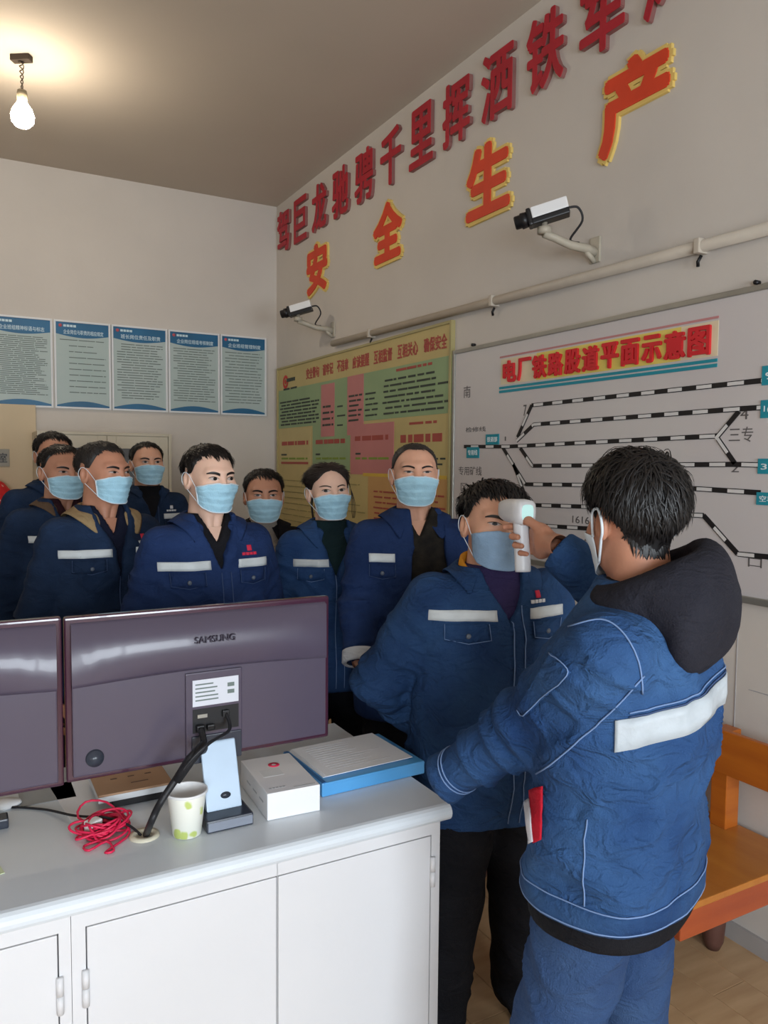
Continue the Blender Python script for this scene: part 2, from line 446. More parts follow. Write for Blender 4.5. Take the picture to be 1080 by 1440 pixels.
for (r0, r1) in ((0.052, 0.030), (0.018, 0.0)):
    for k in range(NN):
        a0 = 2 * pi * k / NN; a1 = 2 * pi * (k + 1) / NN
        q = [(r0 * cos(a0), r0 * sin(a0)), (r0 * cos(a1), r0 * sin(a1)), (r1 * cos(a1), r1 * sin(a1)), (r1 * cos(a0), r1 * sin(a0))]
        mb.add([(XR - 0.0215, y0 - 0.09 - p[0] * 1.05, 2.245 + p[1]) for p in q], [(0, 1, 2, 3)])
child_of(mb.build('emblem', mat('emblem_red', (206, 50, 46), 0.5)), t)
lines('emblem_text', M_ink, 406.5, 420, 2.27, 2.24, 1, 0.026, 12, ragged=0.02)
lines('emblem_text', M_ink, 402, 422, 2.195, 2.18, 1, 0.014, 13, ragged=0.02)

# ------------------------------------------------------------------ whiteboard with the track plan
M_wb = mat('whiteboard_surface', (206, 201, 198), 0.28, 0.05, 1.2, spec=0.5, col2=(198, 190, 192))
M_alu = mat('aluminium_trim', (160, 158, 150), 0.35, 0.06, 10, metal=0.6)
M_track = mat('track_black', (28, 26, 28), 0.5, 0.05)
M_trackw = mat('track_white', (214, 212, 210), 0.5, 0.03)
M_teal = mat('label_teal', (30, 140, 158), 0.5, 0.04)
M_mark = mat('marker_ink', (96, 92, 92), 0.6, 0.2)
M_lab = mat('label_white', (226, 234, 236), 0.5, 0.02)
WY0, WY1, WZ0, WZ1 = 3.38, 1.1, 1.19, 2.185
t = empty('whiteboard', (XR, 2.3, 1.19)); tag(t, 'large whiteboard with a railway track plan under a red Chinese title', 'whiteboard')
child_of(MB().box(XR - 0.016, XR, WY1, WY0, WZ0, WZ1).build('board', M_wb), t)
fm = MB()
for q in ((WY0, WY0 + 0.02, WZ0 - 0.02, WZ1 + 0.02), (WY1 - 0.02, WY1, WZ0 - 0.02, WZ1 + 0.02), (WY1, WY0, WZ1, WZ1 + 0.02), (WY1, WY0, WZ0 - 0.024, WZ0)):
    fm.box(XR - 0.024, XR, q[0], q[1], q[2], q[3])
child_of(fm.build('frame', M_alu, bevel=0.003), t)
for x in (668, 1067): 
    p = on_x(x, 494 if x < 800 else 410, XR); child_of(MB().tube([(XR, p.y, WZ1 + 0.03), (XR - 0.02, p.y, WZ1 + 0.03)], 0.008, 8).build('screw', M_black), t)
SX = XR - 0.016
def wp(x, y): p = on_x(x, y, SX); return Vector((p.y, p.z))
def strip(mb, a, b, w, d0=0.0, d1=0.003):
    a = Vector(a); b = Vector(b); u = (b - a).normalized(); n = Vector((-u.y, u.x)) * w / 2
    mb.prism([tuple(a - n), tuple(b - n), tuple(b + n), tuple(a + n)], lambda p, q, d: (SX - d, p, q), d0, d1)
def track(pts, first_black=False, period=0.125, w=0.0175, label=None):
    pts = [wp(*p) for p in pts]
    base = MB(); dashes = []; blk_ = first_black; left = period / 2
    for a, b in zip(pts[:-1], pts[1:]):
        strip(base, a, b, w, 0.0, 0.003)
        L = (b - a).length; u = (b - a).normalized(); s = 0.0
        while s < L - 1e-6:
            e = min(L, s + left)
            if not blk_: dash = MB(); strip(dash, a + u * s, a + u * e, w * 0.68, 0.003, 0.0036); dashes.append(dash)
            left -= e - s; s = e
            if left <= 1e-6: left = period / 2; blk_ = not blk_
    tr = base.build('track_line', M_track); child_of(tr, t)
    for dash in dashes: dash.build('white_dash', M_trackw, tr)
    return tr
track([(653, 628), (715, 628), (1010, 613)], True)
track([(728, 615), (748, 570), (1074, 535)], True)
track([(727, 620), (751, 597), (1040, 575), (1072, 573)], False)
track([(1007, 617), (1040, 578)], False, w=0.0165)
track([(1010, 617), (1034, 652)], False, w=0.0165)
track([(732, 630), (749, 655), (900, 654), (1034, 653), (1070, 654)], True)
track([(706, 627), (739, 681), (822, 682)], True)
track([(722, 652), (744, 710), (840, 713)], True)
track([(745, 738), (840, 744)], False)
track([(960, 686), (1070, 693)], True)
track([(968, 724), (990, 725), (1038, 779), (1120, 787)], False)
# title
M_tred = mat('title_red', (206, 36, 44), 0.5, 0.06)
M_tyel = mat('title_yellow', (224, 206, 104), 0.5, 0.05, 3)
ya, yb = wp(703, 520).x, wp(1010, 480).x
def wbox(name, m, y0, y1, z0, z1, d0, d1): o = MB().box(SX - d1, SX - d0, y1, y0, z0, z1).build(name, m); child_of(o, t); return o
wbox('title_field', M_tyel, wp(755, 500).x, wp(958, 480).x, 1.995, 2.115, 0.0, 0.0015)
wbox('title_field_end', mat('title_pale_yellow', (222, 208, 176), 0.5), ya - 0.01, wp(755, 500).x, 1.995, 2.115, 0.0, 0.0014)
wbox('title_field_end', mat('title_pale_yellow', (222, 208, 176), 0.5), wp(958, 480).x, yb, 1.995, 2.115, 0.0, 0.0014)
wbox('title_top_rule', mat('title_rose', (190, 130, 130), 0.5), ya, yb, 2.122, 2.130, 0.0, 0.002)
wbox('title_teal_rule', M_teal, ya, yb, 1.975, 1.986, 0.0, 0.003)
wbox('title_teal_rule', M_teal, ya, yb, 1.957, 1.969, 0.0, 0.003)
TT = '电厂铁路股道平面示意图'
yc0, yc1 = wp(718, 520).x, wp(985, 480).x
for i, ch in enumerate(TT):
    yc = yc0 + (yc1 - yc0) * i / 10
    o = text_on('title_character', ch, rw(yc + 0.046, 2.002, SX - 0.0015), 0.092, 0.102, M_tred, None, 0.010, 0.035); child_of(o, t)
def label_tag(x0, y0, x1, y1, s):
    a = wp(x0, y0); b = wp(x1, y1)
    p = wbox('track_label', M_teal, a.x, b.x, b.y, a.y, 0.0, 0.004)
    w = (a.x - b.x) * 0.78; h = (a.y - b.y) * 0.5
    o = text_on('label_text', s, rw(a.x - (a.x - b.x) * 0.11, b.y + (a.y - b.y) * 0.25, SX - 0.004), w, h, M_lab, p, 0.001, 0.01)
label_tag(684, 611, 702, 625, '铁道部')
label_tag(657, 629, 674, 644, '专用线')
label_tag(1073, 515, 1118, 538, '9道')
label_tag(1071, 563, 1114, 586, '1(0)道')
label_tag(1067, 645, 1108, 667, '3道')
label_tag(1065, 692, 1105, 712, '空车线')
def scrawl(s, x, y, w, h, slant=0.0):
    p = wp(x, y)
    o = text_on('marker_note', s, rw(p.x, p.y, SX), w, h, M_mark, None, 0.001, 0.0); child_of(o, t)
scrawl('南', 652, 560, 0.06, 0.06)
scrawl('专用矿线', 645, 668, 0.20, 0.045)
scrawl('区 346', 648, 690, 0.17, 0.04)
scrawl('检修线', 655, 608, 0.17, 0.025)
scrawl('7', 736, 585, 0.022, 0.05)
scrawl('4', 1041, 590, 0.03, 0.035)
scrawl('2', 1028, 664, 0.03, 0.03)
scrawl('三专', 1025, 622, 0.09, 0.05)
scrawl('0', 818, 705, 0.018, 0.03)
scrawl('1616', 805, 735, 0.10, 0.03)
scrawl('平板车', 800, 768, 0.12, 0.04)
scrawl('口 架', 1052, 797, 0.14, 0.035)
scrawl('1', 710, 620, 0.008, 0.02)

# ================================================================== back wall posters
M_pblue = mat('poster_blue', (36, 98, 138), 0.4, 0.15, 3)
M_ppap = mat('poster_paper', (178, 190, 188), 0.4, 0.06, 2, col2=(164, 182, 178))
M_ptxt = mat('poster_text', (104, 116, 112), 0.6, 0.05)
M_ptitle = mat('poster_title', (198, 220, 228), 0.5, 0.02)
PX = [(0.235, 0.612), (0.648, 1.003), (1.036, 1.412), (1.446, 1.815), (1.848, 2.198)]
PT = ['企业班组精神标语与标志', '企业岗位与职责的相应规定', '班长岗位责任及职责', '企业岗位班组考核制度', '企业班组管理制度']
PL = ['with the densest small print', 'with few short lines of print', 'between the sparse notice and the fourth notice', 'second from the room corner', 'closest to the room corner']
for i, (a, b) in enumerate(PX):
    t = empty('wall_poster', ((a + b) / 2, YB, 2.0)); tag(t, 'pale green framed notice with blue header, %s' % PL[i], 'poster', 'row of framed notices on the back wall')
    z0, z1 = 2.0, 2.595
    def pw(name, m, x0, x1, zz0, zz1, d0, d1):
        o = MB().box(x0, x1, YB - d1, YB - d0, zz0, zz1).build(name, m); child_of(o, t); return o
    pw('sheet', M_ppap, a, b, z0, z1, 0.0, 0.012)
    fm = MB(); e = 0.013
    for q in ((a - e, a, z0 - e, z1 + e), (b, b + e, z0 - e, z1 + e), (a, b, z1, z1 + e), (a, b, z0 - e, z0)):
        fm.box(q[0], q[1], YB - 0.02, YB, q[2], q[3])
    child_of(fm.build('frame', M_frame, bevel=0.002), t)
    n = 14
    top = [(a + (b - a) * k / n, z1 - 0.082 - 0.022 * sin(pi * k / n)) for k in range(n + 1)]
    poly = [(a, z1), *top, (b, z1)]
    hd = MB().prism(poly, lambda p, q, d: (p, YB - d, q), 0.012, 0.0135).build('header', M_pblue); child_of(hd, t)
    bot = [(a + (b - a) * k / n, z0 + 0.012 + 0.03 * sin(pi * k / n)) for k in range(n + 1)]
    child_of(MB().prism([(a, z0), *bot, (b, z0)], lambda p, q, d: (p, YB - d, q), 0.012, 0.0135).build('footer', M_pblue), t)
    o = text_on('title', PT[i], lambda p, q, d: (a + (b - a) * 0.14 + p, YB - 0.0135 - d, z1 - 0.082 + q), (b - a) * 0.76, 0.032, M_ptitle, None, 0.001, 0.01); child_of(o, t)
    mb = MB()
    for k in range(4): mb.box(a + 0.05 + k * 0.022, a + 0.068 + k * 0.022, YB - 0.0145, YB - 0.0135, z1 - 0.032, z1 - 0.016)
    child_of(mb.build('company_name', M_ptitle), t)
    child_of(MB().lathe([(0, 0), (0.012, 0), (0.012, 0.001), (0, 0.001)], n=14, M=Matrix.Translation((a + 0.03, YB - 0.0135, z1 - 0.024)) @ Matrix.Rotation(radians(90), 4, 'X')).build('emblem', mat('emblem_rose', (190, 90, 100), 0.5)), t)
    rr = random.Random(i + 40); mb = MB()
    rows = [30, 10, 22, 22, 18][i]
    for k in range(rows):
        z = z1 - 0.125 - (0.41) * k / rows
        x0 = a + 0.025 + (0.06 if (i == 1 and k > 0) else rr.choice([0, 0, 0.03])); x1 = b - 0.02 - rr.random() ** 2 * (0.22 if i != 1 else 0.3) * (b - a)
        x = x0
        while x < x1:
            l = min(rr.uniform(0.03, 0.12), x1 - x); mb.box(x, x + l, YB - 0.0127, YB - 0.012, z, z + (0.006 if i else 0.0055)); x += l + 0.006
    child_of(mb.build('small_print', M_ptxt), t)
# room sign plate
t = tag(empty('door_sign', (0.25, YB - 0.05, 1.57)), 'small grey room name plate with one dark character on the back wall', 'sign')
o = MB().box(0.08, 0.335, YB - 0.058, YB - 0.05, 1.572, 1.692).build('plate', mat('sign_plate_grey', (150, 146, 134), 0.5, 0.05), bevel=0.003); child_of(o, t)
o = text_on('lettering', '室', lambda p, q, d: (0.268 + p, YB - 0.058 - d, 1.60 + q), 0.052, 0.065, M_black, None, 0.001, 0.015); child_of(o, t)

# ------------------------------------------------------------------ filing cabinet at the back wall
M_cab = mat('cabinet_cream', (198, 190, 170), 0.45, 0.04, 2)
cy = YB - 0.42
c0 = on_y(52, 606, cy); c1 = on_y(241, 610, cy); ztop = (c0.z + c1.z) / 2
t = empty('filing_cabinet', ((c0.x + c1.x) / 2, cy + 0.2, 0)); tag(t, 'tall cream metal filing cabinet with dark glass doors at the back wall', 'cabinet')
o = MB().box(c0.x, c1.x, cy + 0.02, YB - 0.004, 0.0, ztop).build('body', M_cab, bevel=0.004); child_of(o, t)
mid = (c0.x + c1.x) / 2
fm = MB()
for q in ((c0.x, c0.x + 0.02, 0, ztop), (c1.x - 0.02, c1.x, 0, ztop), (c0.x + 0.02, c1.x - 0.02, ztop - 0.02, ztop), (c0.x + 0.02, c1.x - 0.02, 0, 0.06)):
    fm.box(q[0], q[1], cy, cy + 0.02, q[2], q[3])
child_of(fm.build('front_frame', M_cab, bevel=0.003), t)
for (a, b, sgn) in ((c0.x + 0.023, mid - 0.0015, 1), (mid + 0.0015, c1.x - 0.023, -1)):
    dm = MB(); w = 0.06
    for q in ((a, a + w, 0.9, ztop - 0.023), (b - w, b, 0.9, ztop - 0.023), (a + w, b - w, ztop - 0.023 - 0.085, ztop - 0.023), (a + w, b - w, 0.9, 0.97)):
        dm.box(q[0], q[1], cy + 0.002, cy + 0.019, q[2], q[3])
    d = dm.build('glass_door', M_cab, bevel=0.002); child_of(d, t)
    p = MB().box(a + w, b - w, cy + 0.009, cy + 0.013, 0.97, ztop - 0.108).build('pane', mat('dark_glass', (58, 58, 60), 0.08, 0.1, spec=0.6), d)
    xh = b - 0.03 if sgn > 0 else a + 0.03
    MB().tube([(xh, cy - 0.012, 1.15), (xh, cy - 0.012, 1.27)], 0.006, 8).build('handle', M_alu, d)
    child_of(MB().box(a, b, cy + 0.002, cy + 0.019, 0.065, 0.895).build('lower_door', M_cab, bevel=0.002), t)

# red bag at the left edge, hanging from the back wall projection
def red_mat():
    m = mat('red_spotted_cloth', (206, 34, 40), 0.6, 0.1); nt = m.node_tree; b = nt.nodes['Principled BSDF']
    v = nt.nodes.new('ShaderNodeTexVoronoi'); v.inputs['Scale'].default_value = 22
    tc = nt.nodes.new('ShaderNodeTexCoord'); nt.links.new(tc.outputs['Object'], v.inputs['Vector'])
    cr = nt.nodes.new('ShaderNodeValToRGB'); cr.color_ramp.interpolation = 'CONSTANT'
    cr.color_ramp.elements[0].color = rgb(228, 170, 160); cr.color_ramp.elements[1].position = 0.16; cr.color_ramp.elements[1].color = rgb(206, 34, 40)
    nt.links.new(v.outputs['Distance'], cr.inputs[0]); nt.links.new(cr.outputs[0], b.inputs['Base Color']); return m
pb = on_y(-8, 700, YB - 0.16)
t = tag(empty('cloth_bag', tuple(pb)), 'red rounded cloth bag with pale spots hanging by the back wall', 'bag')
MB().lathe([(0, -0.17), (0.06, -0.165), (0.10, -0.11), (0.112, -0.03), (0.10, 0.05), (0.06, 0.10), (0.025, 0.12), (0, 0.125)], n=28).build('bag', red_mat(), t)
MB().tube([(0, 0, 0.12), (0.0, 0.03, 0.2), (0, 0.075, 0.22), (0, 0.109, 0.22)], 0.006, 8).build('strap', mat('red_strap', (150, 24, 30), 0.6), t)

# ================================================================== ceiling bulb
pbz = on_z(30, 78, ZC)
t = empty('ceiling_bulb', (pbz.x, pbz.y, ZC)); tag(t, 'bare lit light bulb hanging on twisted wires from the ceiling', 'lamp')
o = MB().box(-0.05, 0.05, -0.022, 0.022, -0.03, 0).build('ceiling_block', mat('dark_wood_block', (60, 50, 40), 0.7), t, bevel=0.004); o.rotation_euler.z = radians(-35)
mb = MB()
for ph in (0, pi):
    mb.tube([(0.012 * cos(ph + k * 0.9) * (1 - k / 26), 0.012 * sin(ph + k * 0.9) * (1 - k / 26), -0.03 - k * 0.0072) for k in range(21)], 0.003, 6)
mb.build('twisted_wire', mat('old_wire', (90, 80, 66), 0.6), t)
MB().lathe([(0, -0.17), (0.022, -0.172), (0.025, -0.185), (0.025, -0.215), (0, -0.22)], n=16).build('socket', mat('socket_bakelite', (120, 110, 90), 0.5), t)
MB().lathe([(0.018, -0.212), (0.026, -0.235), (0.045, -0.262), (0.056, -0.295), (0.052, -0.325), (0.034, -0.347), (0, -0.354)], n=28).build('bulb', mat('lit_bulb', (255, 244, 214), 0.4, emit=(255, 240, 216), estr=150), t)

# ================================================================== counter
CT = 0.82
FY, EX = 1.47, 1.005                      # front edge and right end of the worktop
M_ctop = mat('worktop_laminate', (212, 219, 225), 0.3, 0.03, 3, spec=0.5)
M_cfront = mat('cabinet_white', (214, 214, 216), 0.45, 0.02, 2, bump=0.05, bscale=30)
prof = []
r = 0.02
for k in range(9):
    a = pi / 2 + pi * k / 8
    prof.append((FY + r + r * cos(a), CT - r + r * sin(a)))
prof += [(2.12, CT - 0.04), (2.12, CT)]
wt = MB().prism(prof, lambda p, q, d: (d, p, q), -1.25, EX).build('worktop', M_ctop, bevel=0.0)
tag(wt, 'long pale grey laminate worktop with rounded front edge on white cabinets', 'worktop')
FYc = FY + 0.025
def fx(x): return on_y(x, 1300, FYc).x
def cabinet(x0, x1, doors, hinges, label):
    t = empty('base_cabinet', ((x0 + x1) / 2, FYc + 0.3, 0)); tag(t, label, 'cabinet', 'base cabinets under the worktop')
    child_of(MB().box(x0, x1, FYc + 0.018, 2.08, 0.0, CT - 0.04).build('body', M_cfront), t)
    zt = CT - 0.04 - 0.035
    fm = MB(); cur = x0
    for (a, b) in doors:
        fm.box(cur, a - 0.0025, FYc, FYc + 0.02, 0.0, CT - 0.04); cur = b + 0.0025
    fm.box(cur, x1, FYc, FYc + 0.02, 0.0, CT - 0.04)
    lo, hi = doors[0][0] - 0.0025, doors[-1][1] + 0.0025
    fm.box(lo, hi, FYc, FYc + 0.02, zt + 0.0025, CT - 0.04); fm.box(lo, hi, FYc, FYc + 0.02, 0.0, 0.08)
    child_of(fm.build('face_frame', M_cfront), t)
    for k, (a, b) in enumerate(doors):
        d = MB().box(a, b, FYc - 0.001, FYc + 0.016, 0.083, zt).build('door', M_cfront, bevel=0.002); child_of(d, t)
        hx, zs = hinges[k]
        for z in zs:
            MB().tube([(hx, FYc - 0.005, z - 0.035), (hx, FYc - 0.005, z - 0.001)], 0.0065, 10).tube([(hx, FYc - 0.005, z + 0.001), (hx, FYc - 0.005, z + 0.035)], 0.0065, 10).build('hinge', M_cfront, d)
    return t
xs = fx(100)
d1a, d1b, d2b = fx(122), fx(390), fx(604)
cabinet(xs, EX - 0.018, [(d1a, d1b - 0.002), (d1b + 0.002, d2b)], [(d1a - 0.004, (0.63, 0.2)), (d2b + 0.004, (0.66, 0.2))], 'white double door cabinet at the end of the counter')
dl = fx(80)
cabinet(-1.2, xs - 0.001, [(-0.42, dl)], [(dl + 0.003, (0.63, 0.2))], 'white single door cabinet under the left monitor')

# ------------------------------------------------------------------ monitors
M_mon = mat('monitor_plum_plastic', (74, 66, 82), 0.32, 0.08, 2, spec=0.5, coat=0.15)
M_mondark = M_mon
M_rim = mat('monitor_crimson_rim', (62, 30, 48), 0.2, 0.1, spec=0.6, coat=0.4)
M_stand = mat('stand_pale_blue', (176, 196, 216), 0.3, 0.06, 8, spec=0.5)
M_dk = mat('dark_grey_gloss', (52, 56, 66), 0.25, 0.1)
MY = 1.70
def monitor(x0, x1, zb, zt, label, sdx):
    w, h = x1 - x0, zt - zb
    t = empty('computer_monitor', ((x0 + x1) / 2, MY + 0.03, CT)); tag(t, label, 'monitor', 'monitors on the counter')
    C = lambda o: child_of(o, t)
    # slim rim and screen side
    def rr(ins): return [(x0 + ins, zb + ins), (x1 - ins, zb + ins), (x1 - ins, zt - ins), (x0 + ins, zt - ins)]
    C(MB().box(x0, x1, MY + 0.012, MY + 0.034, zb, zt).build('rim', M_rim, bevel=0.006, seg=3))
    C(MB().box(x0 + 0.01, x1 - 0.01, MY + 0.0335, MY + 0.036, zb + 0.015, zt - 0.01).build('screen', mat('screen_black', (14, 14, 18), 0.15, spec=0.5)))
    # back cover: upper bulge with an overhanging step, recessed lower part
    i = 0.012; zs = zb + h * 0.60
    up_ = MB()
    n = 16; V = []; F = []
    for k in range(n + 1):
        u = k / n; x = x0 + i + (w - 2 * i) * u
        zz = zs + 0.012 * (1 - (2 * u - 1) ** 2) - 0.004
        V += [(x, MY + 0.014, zt - i), (x, MY + 0.002, zt - i - 0.006), (x, MY - 0.012 * (1 - (2 * u - 1) ** 4) - 0.0, zz + 0.004), (x, MY - 0.006 * (1 - (2 * u - 1) ** 4), zz - 0.003), (x, MY + 0.014, zz - 0.012)]
    for k in range(n):
        for j in range(4): F.append((k * 5 + j, k * 5 + j + 1, (k + 1) * 5 + j + 1, (k + 1) * 5 + j))
    up_.add(V, F, True)
    up_.add([V[j] for j in range(5)], [(0, 1, 2, 3, 4)]); up_.add([V[n * 5 + j] for j in range(5)], [(4, 3, 2, 1, 0)])
    C(up_.build('upper_cover', M_mon))
    C(MB().box(x0 + i, x1 - i, MY + 0.003, MY + 0.016, zb + i, zs + 0.006).build('lower_cover', M_mondark, bevel=0.003))
    cx_ = (x0 + x1) / 2
    C(MB().box(cx_ - 0.055, cx_ + 0.075, MY - 0.004, MY + 0.006, zb + 0.012, zs - 0.005).build('connector_column', M_mon, bevel=0.003))
    o = text_on('brand_name', 'SAMSUNG', lambda p, q, d: (cx_ - 0.035 + p, MY - 0.0075 - d, zs + 0.062 + q), 0.092, 0.015, mat('brand_ink', (52, 46, 60), 0.3), None, 0.006, 0.015); C(o)
    lab = C(MB().box(cx_ - 0.04, cx_ + 0.066, MY - 0.005, MY - 0.0038, zs - 0.082, zs - 0.022).build('rating_label', mat('label_paper', (206, 208, 216), 0.5)))
    mb = MB(); rr_ = random.Random(3)
    for k in range(5): mb.box(cx_ - 0.034, cx_ + rr_.uniform(0.0, 0.03), MY - 0.0056, MY - 0.005, zs - 0.034 - k * 0.009, zs - 0.031 - k * 0.009)
    for k in range(2): mb.box(cx_ + 0.04, cx_ + 0.056, MY - 0.0056, MY - 0.005, zs - 0.045 - k * 0.016, zs - 0.036 - k * 0.016)
    mb.build('label_print', M_ptxt, lab)
    rec = C(MB().box(cx_ - 0.04, cx_ + 0.066, MY - 0.0055, MY - 0.0035, zs - 0.142, zs - 0.088).build('port_recess', M_black))
    MB().box(cx_ - 0.03, cx_ - 0.008, MY - 0.009, MY - 0.0055, zs - 0.108, zs - 0.100).build('port', M_alu, rec)
    MB().box(cx_ + 0.026, cx_ + 0.042, MY - 0.016, MY - 0.0055, zs - 0.112, zs - 0.097).build('plug', M_black, rec, bevel=0.002)
    MB().box(cx_ - 0.034, cx_ - 0.016, MY - 0.02, MY - 0.0055, zs - 0.138, zs - 0.122).build('plug', M_black, rec, bevel=0.003)
    MB().box(cx_ - 0.01, cx_ + 0.008, MY - 0.018, MY - 0.0055, zs - 0.137, zs - 0.124).build('plug', M_black, rec, bevel=0.003)
    C(MB().lathe([(0, -0.012), (0.012, -0.012), (0.013, -0.008), (0.017, -0.007), (0.019, 0.0), (0.019, 0.004)], n=22, M=Matrix.Translation((x0 + 0.055, MY + 0.002, zb + 0.048)) @ Matrix.Rotation(radians(-90), 4, 'X')).build('joystick_button', M_dk))
    # stand: dark socket, pale neck leaning in, block foot and foot plate
    sx = cx_ + sdx
    C(MB().box(sx - 0.055, sx + 0.06, MY - 0.009, MY - 0.003, zb + 0.0, zb + 0.062).build('stand_socket', M_dk, bevel=0.002))
    nk = MB().prism([(MY - 0.012, zb + 0.045), (MY - 0.003, zb + 0.048), (MY - 0.045, CT + 0.028), (MY - 0.062, CT + 0.028)], lambda p, q, d: (d, p, q), sx - 0.037, sx + 0.043)
    neck = C(nk.build('stand_neck', M_stand, bevel=0.003))
    hole_disc = MB().lathe([(0, 0), (0.009, 0), (0.009, 0.0015), (0, 0.0015)], n=18, M=Matrix.Translation((sx + 0.008, MY - 0.0515, CT + 0.056)) @ Matrix.Rotation(radians(76), 4, 'X') @ Matrix.Diagonal((1.3, 0.8, 1, 1)))
    hole_disc.build('painted_cable_hole', M_dk, neck)  # nothing is cut: dark disc carries the hole's shade in its colour
    C(MB().box(sx - 0.05, sx + 0.055, MY - 0.105, MY + 0.0, CT + 0.0005, CT + 0.028).build('stand_foot', M_dk, bevel=0.004))
    C(MB().box(sx - 0.047, sx + 0.052, MY - 0.1065, MY - 0.103, CT + 0.005, CT + 0.024).build('foot_trim', mat('foot_grey', (130, 136, 148), 0.3)))
    C(MB().box(sx - 0.05, sx + 0.055, MY + 0.0, MY + 0.15, CT + 0.0005, CT + 0.012).build('foot_plate', M_dk, bevel=0.004))
    return t, cx_, zs
mA = on_y(95, 1105, MY); mB = on_y(465, 1038, MY); mT = on_y(95, 870, MY)
mon_r, mcx, mzs = monitor(mA.x, mB.x, (mA.z + mB.z) / 2, mT.z, 'dark plum computer monitor seen from behind, next to the white box', 0.012)
wM = mB.x - mA.x
lx1 = on_y(88, 900, MY).x
monitor(lx1 - wM, lx1, (mA.z + mB.z) / 2 - 0.004, mT.z + 0.002, 'dark plum computer monitor seen from behind, beside the black power adapter', 0.0)

def cable(name, pts, r, label, m=M_rubber, n=8):
    o = MB().tube(smooth_path(pts, 8), r, n).build(name, m); tag(o, label, 'cable'); return o
gr = on_z(203, 1176, CT)
# grommet
t = empty('desk_grommet', (gr.x, gr.y, CT)); tag(t, 'beige cable grommet set in the worktop beside the red cord', 'grommet')
MB().lathe([(0.016, 0.0008), (0.016, 0.006), (0.03, 0.006), (0.032, 0.0005)], n=28).build('ring', mat('grommet_beige', (206, 200, 180), 0.4), t)
MB().lathe([(0.0, 0.0008), (0.0165, 0.0008)], n=20).build('opening', mat('grommet_beige', (206, 200, 180), 0.4), t)
pp = [(mcx - 0.025, MY - 0.018, mzs - 0.130), (mcx - 0.03, MY - 0.06, mzs - 0.16), at_d(272, 1060, 1.62), at_d(250, 1092, 1.62), at_d(226, 1128, 1.6), at_d(213, 1155, 1.58), (gr.x + 0.004, gr.y, CT + 0.003)]
o = MB().tube(smooth_path(pp, 8), 0.0075, 10).build('monitor_cable', M_rubber); tag(o, 'thick black cable bundle running from the monitor to the grommet', 'cable')
o2 = MB().tube([at_d(288, 1046, 1.64), at_d(268, 1068, 1.62), at_d(248, 1098, 1.615)], [0.010, 0.012, 0.010], 10).build('sleeve', M_rubber, o)
pp = [(mcx + 0.034, MY - 0.014, mzs - 0.105), (mcx + 0.03, MY - 0.05, mzs - 0.13), at_d(297, 1043, 1.63), at_d(275, 1062, 1.605), at_d(258, 1082, 1.6)]
o = MB().tube(smooth_path(pp, 8), 0.0038, 8).build('signal_cable', M_rubber); tag(o, 'thin black cable joining the bundle behind the monitor neck', 'cable')
pa = on_z(-4, 1166, CT)
o = MB().box(-0.06, 0.035, -0.02, 0.02, 0.0, 0.022).build('power_adapter', M_dk, bevel=0.004); o.location = (pa.x - 0.012, pa.y + 0.012, CT); tag(o, 'small dark power adapter lying at the left end of the worktop', 'adapter')
cz = CT + 0.004
cp = [on_z(-40, 1150, cz), on_z(5, 1136, cz), on_z(60, 1138, cz), on_z(105, 1147, cz + 0.012), on_z(150, 1150, cz + 0.02), on_z(180, 1160, cz + 0.012), (gr.x - 0.006, gr.y + 0.004, CT + 0.002)]
cable('thin_cable', cp, 0.0028, 'thin black cable running over the red cord to the grommet')

q = on_z(2, 1142, CT)
o = MB().lathe([(0, 0.0), (0.036, 0.0), (0.040, 0.004), (0.038, 0.010), (0.02, 0.014), (0, 0.0145)], n=28).build('plastic_case', M_white); o.scale = (1.5, 0.8, 1); o.location = (q.x - 0.015, q.y + 0.03, CT); tag(o, 'low white oval plastic case under the monitor beside the power adapter', 'case')
# ------------------------------------------------------------------ red cord
rc = on_z(146, 1172, CT)
M_cord = mat('red_cord', (214, 36, 78), 0.45, 0.08, 20)
rr = random.Random(11); pts = []
N = 15
for k in range(N * 10):
    a = 2 * pi * k / 10
    lp = k / 10
    e = 0.5 + 0.5 * sin(lp * 2.4)
    rx = 0.048 + 0.012 * sin(lp * 1.7); ry = 0.03 + 0.014 * cos(lp * 1.3)
    z = 0.004 + 0.026 * (0.5 + 0.5 * sin(a + lp * 1.9)) * (0.4 + 0.6 * e)
    ox = 0.010 * sin(lp * 2.9); oy = 0.008 * cos(lp * 2.2)
    an = lp * 0.37
    px_, py_ = rx * cos(a), ry * sin(a)
    pts.append((rc.x + ox + px_ * cos(an) - py_ * sin(an), rc.y + oy + (px_ * sin(an) + py_ * cos(an)) * 0.9 + 0.012, CT + z))
